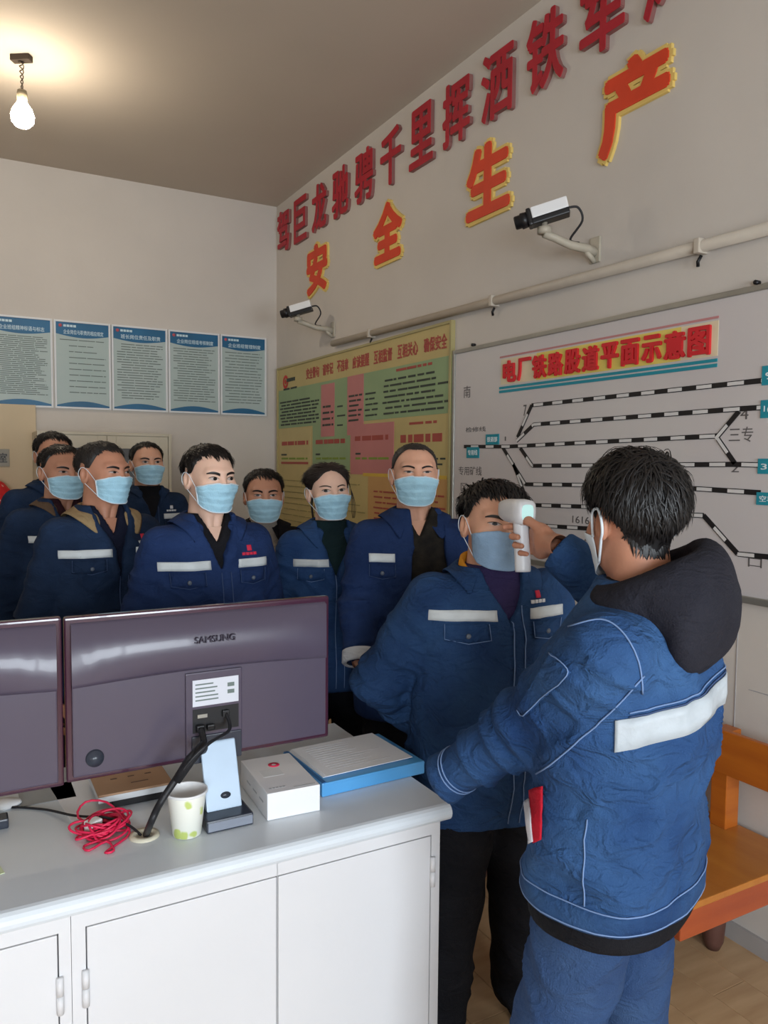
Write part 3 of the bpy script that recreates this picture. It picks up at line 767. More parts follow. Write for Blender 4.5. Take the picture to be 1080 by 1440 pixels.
# one loop standing up at the back and two small ones in front
c0_ = Vector(pts[-1])
pts += [tuple(on_z(110, 1150, CT + 0.02)), tuple(on_z(120, 1128, CT + 0.035)), tuple(on_z(150, 1128, CT + 0.035)), tuple(on_z(172, 1150, CT + 0.02)), tuple(on_z(182, 1172, CT + 0.004)),
        tuple(on_z(160, 1190, CT + 0.004)), tuple(on_z(148, 1199, CT + 0.004)), tuple(on_z(160, 1196, CT + 0.004)), tuple(on_z(150, 1183, CT + 0.006)), tuple(on_z(125, 1196, CT + 0.004)), tuple(on_z(118, 1190, CT + 0.004)), tuple(on_z(140, 1182, CT + 0.006))]
o = MB().tube(smooth_path(pts, 3), 0.0026, 6).build('red_cord', M_cord); tag(o, 'tangled bundle of thin red cord lying on the worktop', 'cord')
pl = on_z(124, 1176, CT)
o = MB().box(-0.016, 0.016, -0.012, 0.012, 0, 0.03).build('white_plug', M_white, bevel=0.004); o.location = (pl.x + 0.012, pl.y + 0.01, CT); o.rotation_euler.z = 0.5; tag(o, 'small white plug inside the tangled red cord', 'plug')

# ------------------------------------------------------------------ papers and stack under the monitors
def paper(x, y, w, h, rz, z, label, m):
    o = MB().box(-w / 2, w / 2, -h / 2, h / 2, 0, 0.0012).build('paper_sheet', m); o.location = (x, y, z); o.rotation_euler.z = rz; tag(o, label, 'paper'); return o
M_paper = mat('paper_white', (232, 234, 238), 0.6, 0.03)
q = on_z(108, 1140, CT); paper(q.x + 0.02, q.y + 0.06, 0.10, 0.24, 0.10, CT + 0.0003, 'white sheet lying partly under the red cord', M_paper)
q = on_z(60, 1120, CT); paper(q.x + 0.01, q.y + 0.06, 0.12, 0.2, 0.0, CT + 0.0003, 'grey sheet lying below the gap between the monitors', mat('paper_grey', (150, 152, 152), 0.6, 0.05))
q = on_z(-3, 1222, CT); paper(q.x - 0.045, q.y, 0.10, 0.07, 0.2, CT + 0.0003, 'pale green slip at the near left end of the worktop', mat('paper_green', (204, 216, 180), 0.6, 0.05))
q0 = on_z(158, 1138, CT); q1 = on_z(236, 1119, CT)
ang = 0.02
t = empty('book_stack', (q0.x - 0.03, q0.y, CT)); tag(t, 'brown covered box file with white edge lying under the monitor', 'box file')
MB().box(0.03, 0.160, 0.004, 0.16, 0.0005, 0.018).build('base', M_black, t, bevel=0.002)
MB().box(0.0, 0.168, 0.0, 0.17, 0.018, 0.032).build('page_block', mat('page_white', (212, 214, 216), 0.6), t, bevel=0.001)
cv = MB().box(0.0, 0.169, 0.0, 0.172, 0.032, 0.037).build('cover', mat('kraft_brown', (172, 136, 106), 0.7, 0.08, 8), t, bevel=0.001)
mb = MB()
for k in range(3): mb.box(0.04 + k * 0.04, 0.055 + k * 0.04, 0.08, 0.086, 0.037, 0.0374)
for k in range(1): mb.box(0.08 + k * 0.05, 0.12 + k * 0.05, 0.04, 0.045, 0.037, 0.0374)
tag(mb.build('cover_print', mat('kraft_print', (100, 74, 58), 0.7), cv), kind='stuff')

# ------------------------------------------------------------------ paper cup
c = on_z(265, 1176, CT)
t = empty('paper_cup', (c.x, c.y + 0.012, CT)); tag(t, 'white paper cup with pale green leaf print on the worktop', 'cup')
def cup_mat():
    m = mat('cup_paper', (232, 232, 222), 0.5, 0.02); nt = m.node_tree; b = nt.nodes['Principled BSDF']
    tc = nt.nodes.new('ShaderNodeTexCoord'); v = nt.nodes.new('ShaderNodeTexVoronoi'); v.inputs['Scale'].default_value = 34
    nt.links.new(tc.outputs['Object'], v.inputs['Vector'])
    n = nt.nodes.new('ShaderNodeTexNoise'); n.inputs['Scale'].default_value = 26; nt.links.new(tc.outputs['Object'], n.inputs['Vector'])
    ad = nt.nodes.new('ShaderNodeMath'); ad.operation = 'ADD'; nt.links.new(v.outputs['Distance'], ad.inputs[0]); nt.links.new(n.outputs['Fac'], ad.inputs[1])
    cr = nt.nodes.new('ShaderNodeValToRGB')
    for e, (p_, c_) in zip(cr.color_ramp.elements, ((0.80, (196, 210, 120)), (0.90, (234, 234, 224)))): e.position = p_; e.color = rgb(*c_)
    nt.links.new(ad.outputs[0], cr.inputs[0]); nt.links.new(cr.outputs[0], b.inputs['Base Color']); return m
MB().lathe([(0, 0.003), (0.026, 0.003), (0.027, 0.0005), (0.030, 0.002), (0.041, 0.094)], n=40).build('wall', cup_mat(), t)
MB().lathe([(0.041, 0.092), (0.0445, 0.093), (0.0445, 0.098), (0.041, 0.0985), (0.0395, 0.096), (0.029, 0.012), (0, 0.010)], n=40).build('rim', M_white, t)
# ------------------------------------------------------------------ white box
b0, b1, b2 = on_z(376, 1155, CT), on_z(450, 1140, CT), on_z(335, 1105, CT)
t = empty('white_box', (b0.x, b0.y, CT)); tag(t, 'white cardboard box with a small red round emblem on its lid', 'box')
t.rotation_euler.z = atan2(b1.y - b0.y, b1.x - b0.x)
bwid = (b1 - b0).length; bdep = 0.215
bxo = MB().box(0, bwid, 0, bdep, 0.0006, 0.062).build('carton', mat('box_white', (232, 232, 234), 0.4, 0.01), t, bevel=0.002)
MB().lathe([(0.006, 0), (0.014, 0), (0.014, 0.0006), (0.006, 0.0006)], (bwid * 0.52, bdep * 0.72, 0.0622), 22).build('emblem', mat('emblem_crimson', (214, 44, 84), 0.5), t)
mb = MB()
for k in range(5): mb.box(0.012 + k * 0.008, 0.018 + k * 0.008, 0.022, 0.028, 0.062, 0.0624)
mb.box(0.066, 0.118, 0.010, 0.014, 0.062, 0.0624)
mb.build('lid_print', mat('lid_grey', (176, 178, 182), 0.5), t)
MB().box(0.02, 0.07, bdep * 0.42, bdep * 0.62, 0.062, 0.0623).build('device_picture', mat('device_print', (218, 220, 222), 0.4), t)
mb = MB()
for k in range(3): mb.box(-0.0005, 0.0, 0.03 + k * 0.05, 0.06 + k * 0.05, 0.03, 0.034)
mb.build('side_print', mat('lid_grey', (176, 178, 182), 0.5), t)
# ------------------------------------------------------------------ blue box file with paper
f0, f1 = on_z(453, 1122, CT), on_z(597, 1088, CT)
t = empty('blue_box_file', (f0.x, f0.y, CT)); tag(t, 'flat sky blue file box lying beside the white box', 'file box')
t.rotation_euler.z = atan2(f1.y - f0.y, f1.x - f0.x)
fw = (f1 - f0).length; fd = 0.235; fh = 0.034
Mb = mat('file_blue', (84, 158, 214), 0.35, 0.05, 6, spec=0.5)
MB().box(0, fw, 0, fd, 0.0006, fh).build('case', Mb, t, bevel=0.003)
MB().box(0, fw, -0.0004, 0.0002, fh - 0.006, fh - 0.0045).build('lid_seam', Mb, t)
MB().box(0.002, 0.012, 0.002, fd - 0.002, fh - 0.002, fh + 0.0012).build('left_edge_strip', mat('file_blue_dark', (46, 104, 160), 0.4), t)  # darker blue strip along the left edge of the lid
t2 = empty('paper_pad', (f0.x, f0.y, CT + fh)); t2.rotation_euler.z = t.rotation_euler.z + 0.015; tag(t2, 'printed white paper sheets resting on the blue file box', 'paper')
for k in range(4):
    MB().box(0.018 + 0.002 * k, fw - 0.03 + 0.003 * k, 0.03 - 0.003 * k, fd - 0.008, 0.0005 + 0.0015 * k, 0.0018 + 0.0015 * k).build('sheet', M_paper, t2)
mb = MB(); rr = random.Random(5)
for k in range(12):
    yy = fd - 0.03 - k * 0.014; mb.box(0.05, fw - 0.06 - rr.random() * 0.08, yy, yy + 0.0025, 0.0063, 0.0066)
mb.build('print', mat('print_pale', (206, 208, 214), 0.6), t2)

# ================================================================== bench
def wood_mat(name, c1, c2, st):
    m = mat(name, c1, 0.35, 0.1, 3.0, 0.05, 40, spec=0.45, col2=c2, stretch=st); return m
M_seat = wood_mat('bench_seat_wood', (190, 124, 52), (174, 106, 44), (6, 0.8, 1))
M_bk = wood_mat('bench_back_wood', (186, 104, 34), (170, 90, 30), (1, 0.8, 8))
M_apr = wood_mat('bench_apron_wood', (170, 82, 44), (150, 68, 40), (0.8, 1, 8))
M_leg = mat('bench_leg_wood', (88, 58, 50), 0.5, 0.15, 8)
sz = 0.42
bx0, bx1, by0, by1 = 1.70, XR - 0.03, 1.385, 2.55
t = empty('wooden_bench', ((bx0 + bx1) / 2, (by0 + by1) / 2, 0)); tag(t, 'orange brown wooden bench with a backrest along the right wall', 'bench')
C = lambda o: child_of(o, t)
C(MB().box(bx0, bx1, by0, by1, sz - 0.02, sz).build('seat', M_seat, bevel=0.003))
C(MB().box(bx0 + 0.005, bx1 - 0.005, by0 + 0.004, by0 + 0.03, sz - 0.10, sz - 0.02).build('apron', M_apr, bevel=0.004))
C(MB().box(bx0 + 0.005, bx1 - 0.005, by1 - 0.03, by1 - 0.004, sz - 0.10, sz - 0.02).build('apron', M_apr, bevel=0.004))
C(MB().box(bx0 + 0.004, bx0 + 0.03, by0 + 0.03, by1 - 0.03, sz - 0.10, sz - 0.02).build('apron', M_apr, bevel=0.004))
C(MB().box(bx1 - 0.03, bx1 - 0.005, by0 + 0.03, by1 - 0.03, sz - 0.10, sz - 0.02).build('apron', M_apr, bevel=0.004))
for (lx, ly) in ((2.20, 1.66), (1.78, 1.66), (2.20, 2.40), (1.78, 2.40)):
    C(MB().lathe([(0, 0.0), (0.022, 0.0), (0.034, 0.03), (0.04, 0.10), (0.04, sz - 0.02)], (lx, ly, 0), 16).build('leg', M_leg))
pst = on_x(1015, 1100, bx1 - 0.05)
for yy in (1.66, 2.38):
    C(MB().box(bx1 - 0.075, bx1 - 0.01, yy - 0.03, yy + 0.03, sz, 0.75).build('back_post', M_bk, bevel=0.003))
C(MB().box(bx1 - 0.095, bx1 - 0.072, by0 - 0.25, by1, 0.612, 0.757).build('backrest', M_bk, bevel=0.005))

# ================================================================== people: implicit surfaces
def grid(lo, hi, h):
    n = [int(math.ceil((b - a) / h)) + 1 for a, b in zip(lo, hi)]
    ax = [np.float32(a) + np.arange(k, dtype=np.float32) * np.float32(h) for a, k in zip(lo, n)]
    return np.meshgrid(*ax, indexing='ij')
def nets(F, lo, h):
    ins = F < 0
    nx, ny, nz = F.shape
    cs = np.zeros((nx - 1, ny - 1, nz - 1), np.int8)
    offs = [(i, j, k) for i in (0, 1) for j in (0, 1) for k in (0, 1)]
    for (i, j, k) in offs: cs += ins[i:nx - 1 + i, j:ny - 1 + j, k:nz - 1 + k]
    act = (cs > 0) & (cs < 8)
    I = np.argwhere(act)
    val = np.stack([F[I[:, 0] + i, I[:, 1] + j, I[:, 2] + k] for (i, j, k) in offs], 1)
    acc = np.zeros((len(I), 3)); cnt = np.zeros(len(I))
    for a in range(8):
        for b in range(a + 1, 8):
            d = [offs[b][q] - offs[a][q] for q in range(3)]
            if sum(map(abs, d)) != 1: continue
            va, vb = val[:, a], val[:, b]; m = (va < 0) != (vb < 0)
            t = np.where(m, va / np.where(m, va - vb, 1), 0)
            for q in range(3): acc[:, q] += np.where(m, offs[a][q] + d[q] * t, 0)
            cnt += m
    V = (I + acc / cnt[:, None]) * h + np.array(lo)
    idx = -np.ones(act.shape, np.int64); idx[tuple(I.T)] = np.arange(len(I))
    quads = []
    for ax in range(3):
        a = [slice(None)] * 3; b = [slice(None)] * 3; a[ax] = slice(0, -1); b[ax] = slice(1, None)
        s0, s1 = ins[tuple(a)], ins[tuple(b)]
        E = np.argwhere(s0 != s1)
        u, v = [(1, 2), (2, 0), (0, 1)][ax]
        ok = (E[:, u] > 0) & (E[:, v] > 0) & (E[:, u] < act.shape[u]) & (E[:, v] < act.shape[v])
        E = E[ok]; flip = s0[tuple(E.T)]
        c = []
        for (du, dv) in ((-1, -1), (0, -1), (0, 0), (-1, 0)):
            e = E.copy(); e[:, u] += du; e[:, v] += dv; c.append(idx[tuple(e.T)])
        q = np.stack(c, 1); q[~flip] = q[~flip][:, ::-1]
        quads.append(q)
    return V, np.concatenate(quads)
def smin(a, b, k): 
    h = np.clip(0.5 + 0.5 * (b - a) / k, 0, 1); return b * (1 - h) + a * h - k * h * (1 - h)
def smax(a, b, k): return -smin(-a, -b, k)
def cone(G, a, b, ra, rb):
    x, y, z = G; a = np.array(a, np.float32); b = np.array(b, np.float32); d = b - a; L = float(d @ d) + 1e-9
    t = np.clip(((x - a[0]) * d[0] + (y - a[1]) * d[1] + (z - a[2]) * d[2]) / L, 0, 1)
    return np.sqrt((x - a[0] - t * d[0]) ** 2 + (y - a[1] - t * d[1]) ** 2 + (z - a[2] - t * d[2]) ** 2) - (ra + (rb - ra) * t)
def ell(G, c, r):
    x, y, z = [(g - np.float32(q)) for g, q in zip(G, c)]
    k0 = np.sqrt((x / r[0]) ** 2 + (y / r[1]) ** 2 + (z / r[2]) ** 2) + 1e-6
    k1 = np.sqrt((x / r[0] ** 2) ** 2 + (y / r[1] ** 2) ** 2 + (z / r[2] ** 2) ** 2) + 1e-6
    return k0 * (k0 - 1) / k1
def vnoise(P, seed=0):
    P = np.asarray(P); I = np.floor(P).astype(np.int64); f = P - I; f = f * f * (3 - 2 * f)
    def hsh(i, j, k):
        n = (i * 374761393 + j * 668265263 + k * 2147483647 + seed * 974634777) & 0xffffffff
        n = ((n ^ (n >> 13)) * 1274126177) & 0xffffffff
        n = (n ^ (n >> 16)) & 0xffff
        return n / 65535.0
    r = 0
    for a in (0, 1):
        for b in (0, 1):
            for c in (0, 1):
                w = (f[:, 0] if a else 1 - f[:, 0]) * (f[:, 1] if b else 1 - f[:, 1]) * (f[:, 2] if c else 1 - f[:, 2])
                r = r + w * hsh(I[:, 0] + a, I[:, 1] + b, I[:, 2] + c)
    return r
def vnormals(V, Q):
    n = np.cross(V[Q[:, 2]] - V[Q[:, 0]], V[Q[:, 3]] - V[Q[:, 1]]); N = np.zeros_like(V)
    for k in range(4): np.add.at(N, Q[:, k], n)
    return N / (np.linalg.norm(N, axis=1, keepdims=True) + 1e-12)
def qmesh(name, V, Q, m, parent=None, smooth=True):
    me = bpy.data.meshes.new(name); V = np.asarray(V, np.float32); Q = np.asarray(Q, np.int32)
    me.vertices.add(len(V)); me.vertices.foreach_set('co', V.ravel())
    me.loops.add(Q.size); me.loops.foreach_set('vertex_index', Q.ravel())
    me.polygons.add(len(Q)); me.polygons.foreach_set('loop_start', np.arange(0, Q.size, Q.shape[1], dtype=np.int32)); 
    me.update(calc_edges=True); me.validate()
    me.polygons.foreach_set('use_smooth', [smooth] * len(me.polygons)); me.materials.append(m); me.update()
    return link(bpy.data.objects.new(name, me), parent)
def bvh_of(V, Q): return BVHTree.FromPolygons([Vector(v) for v in V.tolist()], Q.tolist())

# ------------------------------------------------------------------ head with neck and chest, head space (origin between the ears, face to -y)
def make_head(female=False):
    lo, hi, h = (-0.165, -0.135, -0.30), (0.165, 0.14, 0.128), 0.0036
    G = grid(lo, hi, h); x, y, z = G; ax = np.abs(x); A = (ax, y, z)
    d = ell(G, (0, 0.022, 0.032), (0.076, 0.098, 0.084))
    d = smin(d, ell(G, (0, -0.022, -0.022), (0.066 if not female else 0.062, 0.066, 0.088)), 0.03)
    d = smin(d, ell(G, (0, -0.026, -0.072), (0.056 if not female else 0.047, 0.054, 0.042)), 0.025)
    d = smin(d, ell(G, (0, -0.066, -0.097), (0.024, 0.020, 0.018)), 0.02)
    d = smin(d, ell(A, (0.046, -0.052, -0.028), (0.022, 0.022, 0.020)), 0.025)
    if not female: d = smin(d, cone(A, (0.0, -0.080, 0.024), (0.042, -0.066, 0.024), 0.011, 0.010), 0.018)
    d = smax(d, -ell(A, (0.031, -0.103, 0.001), (0.019, 0.022, 0.011)), 0.016)
    d = smin(d, ell(A, (0.031, -0.068, 0.0), (0.0155, 0.0145, 0.0115)), 0.008)
    d = smin(d, cone(G, (0, -0.080, 0.010), (0, -0.102, -0.036), 0.008, 0.011), 0.014)
    d = smin(d, ell(A, (0.011, -0.092, -0.040), (0.009, 0.010, 0.008)), 0.008)
    d = smin(d, ell(G, (0, -0.086, -0.066), (0.022, 0.010, 0.010)), 0.012)
    ear = ell(A, (0.079, 0.020, -0.010), (0.011, 0.021, 0.033)); ear = smax(ear, -ell(A, (0.090, 0.013, -0.006), (0.011, 0.012, 0.020)), 0.006)
    d = smin(d, ear, 0.008)
    rn = 0.050 if female else 0.058
    d = smin(d, cone(G, (0, 0.030, -0.06), (0, 0.040, -0.19), rn, rn + 0.006), 0.03)
    d = smin(d, cone(A, (0.022, -0.012, -0.10), (0.012, -0.030, -0.20), 0.020, 0.012), 0.02)
    ch = ell(G, (0, 0.035, -0.30), (0.15, 0.085, 0.105))
    d = smin(d, ch, 0.05)
    return nets(d, lo, h)
HEADS = {}
class Head: pass
def get_head(female):
    if female in HEADS: return HEADS[female]
    H_ = Head(); H_.V, H_.Q = make_head(female); H_.bvh = bvh_of(H_.V, H_.Q)
    H_.c = Vector((0, 0.020, 0.030))
    na, ne = 72, 37
    R = np.zeros((na, ne))
    for i in range(na):
        for j in range(ne):
            a = 2 * pi * i / na; e = -pi / 2 + pi * j / (ne - 1)
            dr = Vector((sin(a) * cos(e), -cos(a) * cos(e), sin(e)))
            hit = H_.bvh.ray_cast(H_.c + dr * 0.2, -dr, 0.3)
            R[i, j] = (hit[0] - H_.c).length if hit[0] is not None else 0.09
    R = np.minimum(R, 0.135)
    H_.R = R
    HEADS[female] = H_
    return H_
def rad_at(H_, az, el):
    R = H_.R; na, ne = R.shape
    u = (az / (2 * pi) * na) % na; v = np.clip((el + pi / 2) / pi * (ne - 1), 0, ne - 1.001)
    i = u.astype(int); j = v.astype(int); fu = u - i; fv = v - j; i2 = (i + 1) % na; i = i % na
    return (R[i, j] * (1 - fu) * (1 - fv) + R[i2, j] * fu * (1 - fv) + R[i, j + 1] * (1 - fu) * fv + R[i2, j + 1] * fu * fv)
def dirs(az, el): return np.stack([np.sin(az) * np.cos(el), -np.cos(az) * np.cos(el), np.sin(el)], -1)

def grid_quads(nu, nv, wrap=False):
    i, j = np.meshgrid(np.arange(nu if wrap else nu - 1), np.arange(nv - 1), indexing='ij'); i2 = (i + 1) % nu
    return np.stack([i * nv + j, i2 * nv + j, i2 * nv + j + 1, i * nv + j + 1], -1).reshape(-1, 4)

def face_patch(H_, cx_, cz, fn, nu, nv, off):
    """fn(u,v)->(dx,dz) with u,v in -1..1; drapes onto the face from the front"""
    V = []
    for i in range(nu):
        for j in range(nv):
            u = -1 + 2 * i / (nu - 1); v = -1 + 2 * j / (nv - 1)
            dx, dz = fn(u, v); X, Z = cx_ + dx, cz + dz
            hit = H_.bvh.ray_cast(Vector((X, -0.3, Z)), Vector((0, 1, 0)))
            yy = hit[0].y if hit[0] is not None else -0.07
            V.append((X, yy - off, Z))
    return np.array(V), grid_quads(nu, nv)

def mask_mesh(H_, full=1.0, pleat=True, wide=64, zt=-0.014, zb=-0.116):
    nu, nv = 33, 25
    U = np.linspace(-1, 1, nu); Vv = np.linspace(0, 1, nv)
    hitr = np.zeros((nu, nv)); az = np.zeros((nu, nv)); zz = np.zeros((nu, nv))
    for i, u in enumerate(U):
        for j, v in enumerate(Vv):
            a = radians(wide) * u
            top = zt - 0.016 * abs(u) ** 1.5 - (0.003 if abs(u) < 0.15 else 0); bot = zb + 0.030 * abs(u) ** 2
            z = top + (bot - top) * v
            dr = Vector((sin(a), -cos(a), 0)); o = Vector((0, 0.0, z))
            h = H_.bvh.ray_cast(o + dr * 0.25, -dr, 0.24)
            hitr[i, j] = (h[0] - o).length if h[0] is not None else 0.03; az[i, j] = a; zz[i, j] = z
    low = hitr + 0.004
    # a sheet stretched over nose and chin
    base = low.copy()
    for i in range(nu):
        u = U[i]; chin = 0.094 * (1 - 0.22 * u * u); 
        base[i, -8:] = np.maximum(base[i, -8:], np.linspace(chin, chin - 0.012, 8) * (1 - 0.1 * abs(u)))
    r = base.copy()
    for it in range(60):
        p = np.pad(r, 1, mode='edge'); r = (p[:-2, 1:-1] + p[2:, 1:-1] + p[1:-1, :-2] + p[1:-1, 2:]) / 4
        r = np.maximum(r, base)
        r[0] = low[0]; r[-1] = low[-1]
    for it in range(3):
        p = np.pad(r, 1, mode='edge'); r = 0.5 * r + 0.5 * (p[:-2, 1:-1] + p[2:, 1:-1] + p[1:-1, :-2] + p[1:-1, 2:]) / 4
    if pleat:
        ph = (Vv[None, :] * 4.2) % 1.0
        r = r + 0.0032 * (1 - ph) * np.clip((1 - np.abs(U[:, None])) * 4, 0, 1) * ((Vv > 0.12) & (Vv < 0.92))[None, :]
    P = np.stack([np.sin(az) * r, -np.cos(az) * r, zz], -1).reshape(-1, 3)
    P += (vnoise(P * 70, 3)[:, None] - 0.5) * 0.003
    return P, grid_quads(nu, nv), nu, nv

# ------------------------------------------------------------------ hair
def hairline(az, pts):
    a = np.abs(((az + pi) % (2 * pi)) - pi); a = np.degrees(a)
    jit = np.sin(a * 0.9) * 1.6 + np.sin(a * 2.3 + 1.0) * 1.3
    return np.radians(np.interp(a, [p[0] for p in pts], [p[1] for p in pts]) + jit)
LINE_M = [(0, 46), (28, 44), (46, 38), (58, 22), (68, -2), (76, -14), (84, -12), (92, 4), (106, 4), (116, -18), (132, -38), (180, -44)]
LINE_REC = [(0, 54), (20, 56), (38, 50), (52, 34), (64, 8), (74, -10), (84, -10), (92, 4), (106, 4), (116, -18), (132, -36), (180, -42)]
LINE_P3 = [(0, 43), (22, 44), (38, 42), (52, 26), (64, 6), (74, -12), (84, -10), (92, 4), (106, 4), (116, -18), (132, -36), (180, -42)]
LINE_P8 = [(0, 39), (18, 40), (34, 41), (48, 28), (62, 8), (74, -10), (84, -10), (92, 4), (106, 4), (116, -18), (132, -36), (180, -42)]
LINE_F = [(0, 39), (12, 36), (26, 26), (40, 14), (52, 4), (62, -10), (70, -16), (80, -14), (92, -8), (106, -6), (116, -22), (132, -40), (180, -46)]
LINE_T = [(0, 40), (28, 38), (46, 32), (58, 16), (68, -8), (76, -20), (84, -16), (92, -2), (106, -4), (116, -28), (132, -46), (180, -54)]
def hair_mesh(H_, line, n, length, thick, lift, width, seed, flow='crown', droop=0.6, noise=0.35, fringe=0.0, side=0.0, whorl=(180, 62), lump=0.5):
    rg = np.random.default_rng(seed)
    # cap
    na, ne = 64, 20
    az = np.linspace(0, 2 * pi, na, endpoint=False)
    hl = hairline(az, line)
    Vc = []
    for i in range(na):
        e = hl[i] + (pi / 2 - hl[i]) * np.linspace(0, 1, ne) ** 0.85
        A = np.full(ne, az[i]); r = rad_at(H_, A, e)
        D = dirs(A, e)
        ramp = np.clip((e - hl[i]) / 0.35, 0, 1) ** 0.6
        back = 0.55 + 0.45 * np.clip((e + 0.5) / 1.2, 0, 1)
        nz = vnoise(D * 7 + seed, seed)
        rr_ = r + 0.0015 + (thick * 0.72) * ramp * back * (1 - lump / 2 + lump * nz)
        Vc.append(np.array(H_.c)[None, :] + D * rr_[:, None])
    Vc = np.concatenate(Vc); Qc = grid_quads(na, ne, True)
    # strands
    A = []; E_ = []
    while len(A) < n:
        a = rg.uniform(0, 2 * pi, 4000); e = np.arcsin(rg.uniform(-0.8, 1, 4000)); ok = e > hairline(a, line) + 0.02
        A += list(a[ok]); E_ += list(e[ok])
    A = np.array(A[:n]); E_ = np.array(E_[:n])
    D = dirs(A, E_); c = np.array(H_.c)
    hl_ = hairline(A, line); ramp = np.clip((E_ - hl_) / 0.4, 0.12, 1) ** 0.6
    back = 0.55 + 0.45 * np.clip((E_ + 0.5) / 1.2, 0, 1)
    p = c + D * (rad_at(H_, A, E_) + thick * ramp * back * rg.uniform(0.35, 0.95, n))[:, None]
    if flow == 'crown':
        w = dirs(np.array([radians(whorl[0])]), np.array([radians(whorl[1])]))[0]
        t = D - w; 
        sw = np.cross(w, D) * 0.35
        t = t + sw
    else:   # combed back from a centre part
        t = np.stack([np.sign(D[:, 0]) * 0.25 + D[:, 0] * 0.2, np.full(n, 1.0), -0.55 + 0 * D[:, 2]], -1)
    t += rg.normal(0, noise, (n, 3))
    if fringe: 
        fr = np.clip((E_ - 0.4) * 2, 0, 1) * np.clip(-D[:, 1] * 2.0 + 0.3, 0, 1)
        t += fr[:, None] * np.array([side, -1.0, -0.15]) * fringe
    t -= (t * D).sum(1, keepdims=True) * D
    t /= np.linalg.norm(t, axis=1, keepdims=True) + 1e-9
    L = length * rg.uniform(0.6, 1.15, n) * (0.55 + 0.45 * np.clip((E_ + 0.4) / 1.1, 0, 1))
    sidew = np.clip(np.abs(D[:, 0]) * 1.6 - 0.35, 0, 1) + np.clip(D[:, 1] - 0.3, 0, 1)
    clear = np.clip((E_ - hl_) / 0.75, 0.10, 1.0)
    L = L * (1 - np.clip(sidew, 0, 1) * (1 - clear))
    K = 6; pts = [p]; dvec = t + D * (lift * rg.uniform(0.3, 1.2, n))[:, None]
    for k in range(K - 1):
        dn = dvec / (np.linalg.norm(dvec, axis=1, keepdims=True) + 1e-9)
        q = pts[-1] + dn * (L / (K - 1))[:, None]
        rel = q - c; rl = np.linalg.norm(rel, axis=1); dd = rel / rl[:, None]
        a2 = np.arctan2(dd[:, 0], -dd[:, 1]) % (2 * pi); e2 = np.arcsin(np.clip(dd[:, 2], -1, 1))
        mn = rad_at(H_, a2, e2) + 0.003
        q = c + dd * np.maximum(rl, mn)[:, None]
        pts.append(q)
        dvec = dn + np.array([0, 0, -droop / (K - 1)]) - dd * (0.25 * lift + 0.1)
    pts = np.stack(pts, 1)                       # n,K,3
    tan = np.gradient(pts, axis=1); tan /= np.linalg.norm(tan, axis=2, keepdims=True) + 1e-9
    rel = pts - c; rel /= np.linalg.norm(rel, axis=2, keepdims=True)
    sd = np.cross(tan, rel); sd /= np.linalg.norm(sd, axis=2, keepdims=True) + 1e-9
    wv = width * rg.uniform(0.6, 1.3, n)[:, None, None] * np.array([0.8, 1, 0.95, 0.8, 0.5, 0.08])[None, :, None]
    tri = np.stack([pts + sd * wv, pts + rel * wv * 0.5, pts - sd * wv], 2)   # n,K,3,3
    Vs = tri.reshape(-1, 3)
    base = (np.arange(n) * K * 3)[:, None, None]
    kk = np.arange(K - 1)[None, :, None] * 3
    qs = []
    for a in range(2):
        qs.append(np.stack([base + kk + a, base + kk + a + 1, base + kk + 3 + a + 1, base + kk + 3 + a], -1).reshape(-1, 4))
    Qs = np.concatenate(qs)
    return np.concatenate([Vc, Vs]), np.concatenate([Qc, Qs + len(Vc)])

# ------------------------------------------------------------------ hands (x along the fingers, +y towards the palm side, z thumb side)
def make_hand(curls, thumb, h=0.0036):
    lo, hi = (-0.05, -0.05, -0.07), (0.20, 0.10, 0.11)
    G = grid(lo, hi, h)
    d = cone(G, (-0.04, 0, 0), (0.02, 0, 0), 0.026, 0.027)
    pm = smin(ell(G, (0.05, 0, 0.0), (0.052, 0.017, 0.043)), ell(G, (0.045, 0.006, 0.026), (0.035, 0.017, 0.018)), 0.015)
    d = smin(d, pm, 0.02)
    out = d
    for k, (zi, Ls, r) in enumerate(((0.030, (0.042, 0.026, 0.020), 0.0090), (0.0105, (0.046, 0.029, 0.021), 0.0092), (-0.009, (0.043, 0.027, 0.020), 0.0088), (-0.027, (0.034, 0.021, 0.018), 0.0078))):
        p = np.array([0.086 - abs(k - 1) * 0.004, 0.0, zi]); a = 0.0; f = None
        for j in range(3):
            a += radians(curls[k][j]); q = p + Ls[j] * np.array([cos(a), sin(a), -0.02 * (k - 1)])
            c_ = cone(G, p, q, r * (1 - 0.07 * j), r * (1 - 0.07 * (j + 1))); f = c_ if f is None else smin(f, c_, 0.004); p = q
        out = smin(out, f, 0.005)
    p = np.array([0.022, 0.006, 0.028]); f = None
    for j, (q, r) in enumerate(thumb):
        q = np.array(q); c_ = cone(G, p, q, 0.0125 - 0.0015 * j, r); f = c_ if f is None else smin(f, c_, 0.005); p = q
    out = smin(out, f, 0.008)
    return nets(out, lo, h)
HAND_RELAX = make_hand([(22, 30, 18), (26, 34, 20), (30, 36, 22), (34, 38, 24)], [((0.055, 0.022, 0.052), 0.0105), ((0.085, 0.030, 0.052), 0.009)])
HAND_GRIP = make_hand([(38, 52, 30), (66, 78, 50), (70, 80, 52), (74, 80, 52)], [((0.052, 0.030, 0.050), 0.0105), ((0.088, 0.040, 0.046), 0.0088)])
def hand_frame(origin, fdir, palm):
    f = Vector(fdir).normalized(); p = Vector(palm); p = (p - f * p.dot(f)).normalized(); z = f.cross(p)
    return np.array([[f.x, p.x, z.x], [f.y, p.y, z.y], [f.z, p.z, z.z]]), np.array(origin)
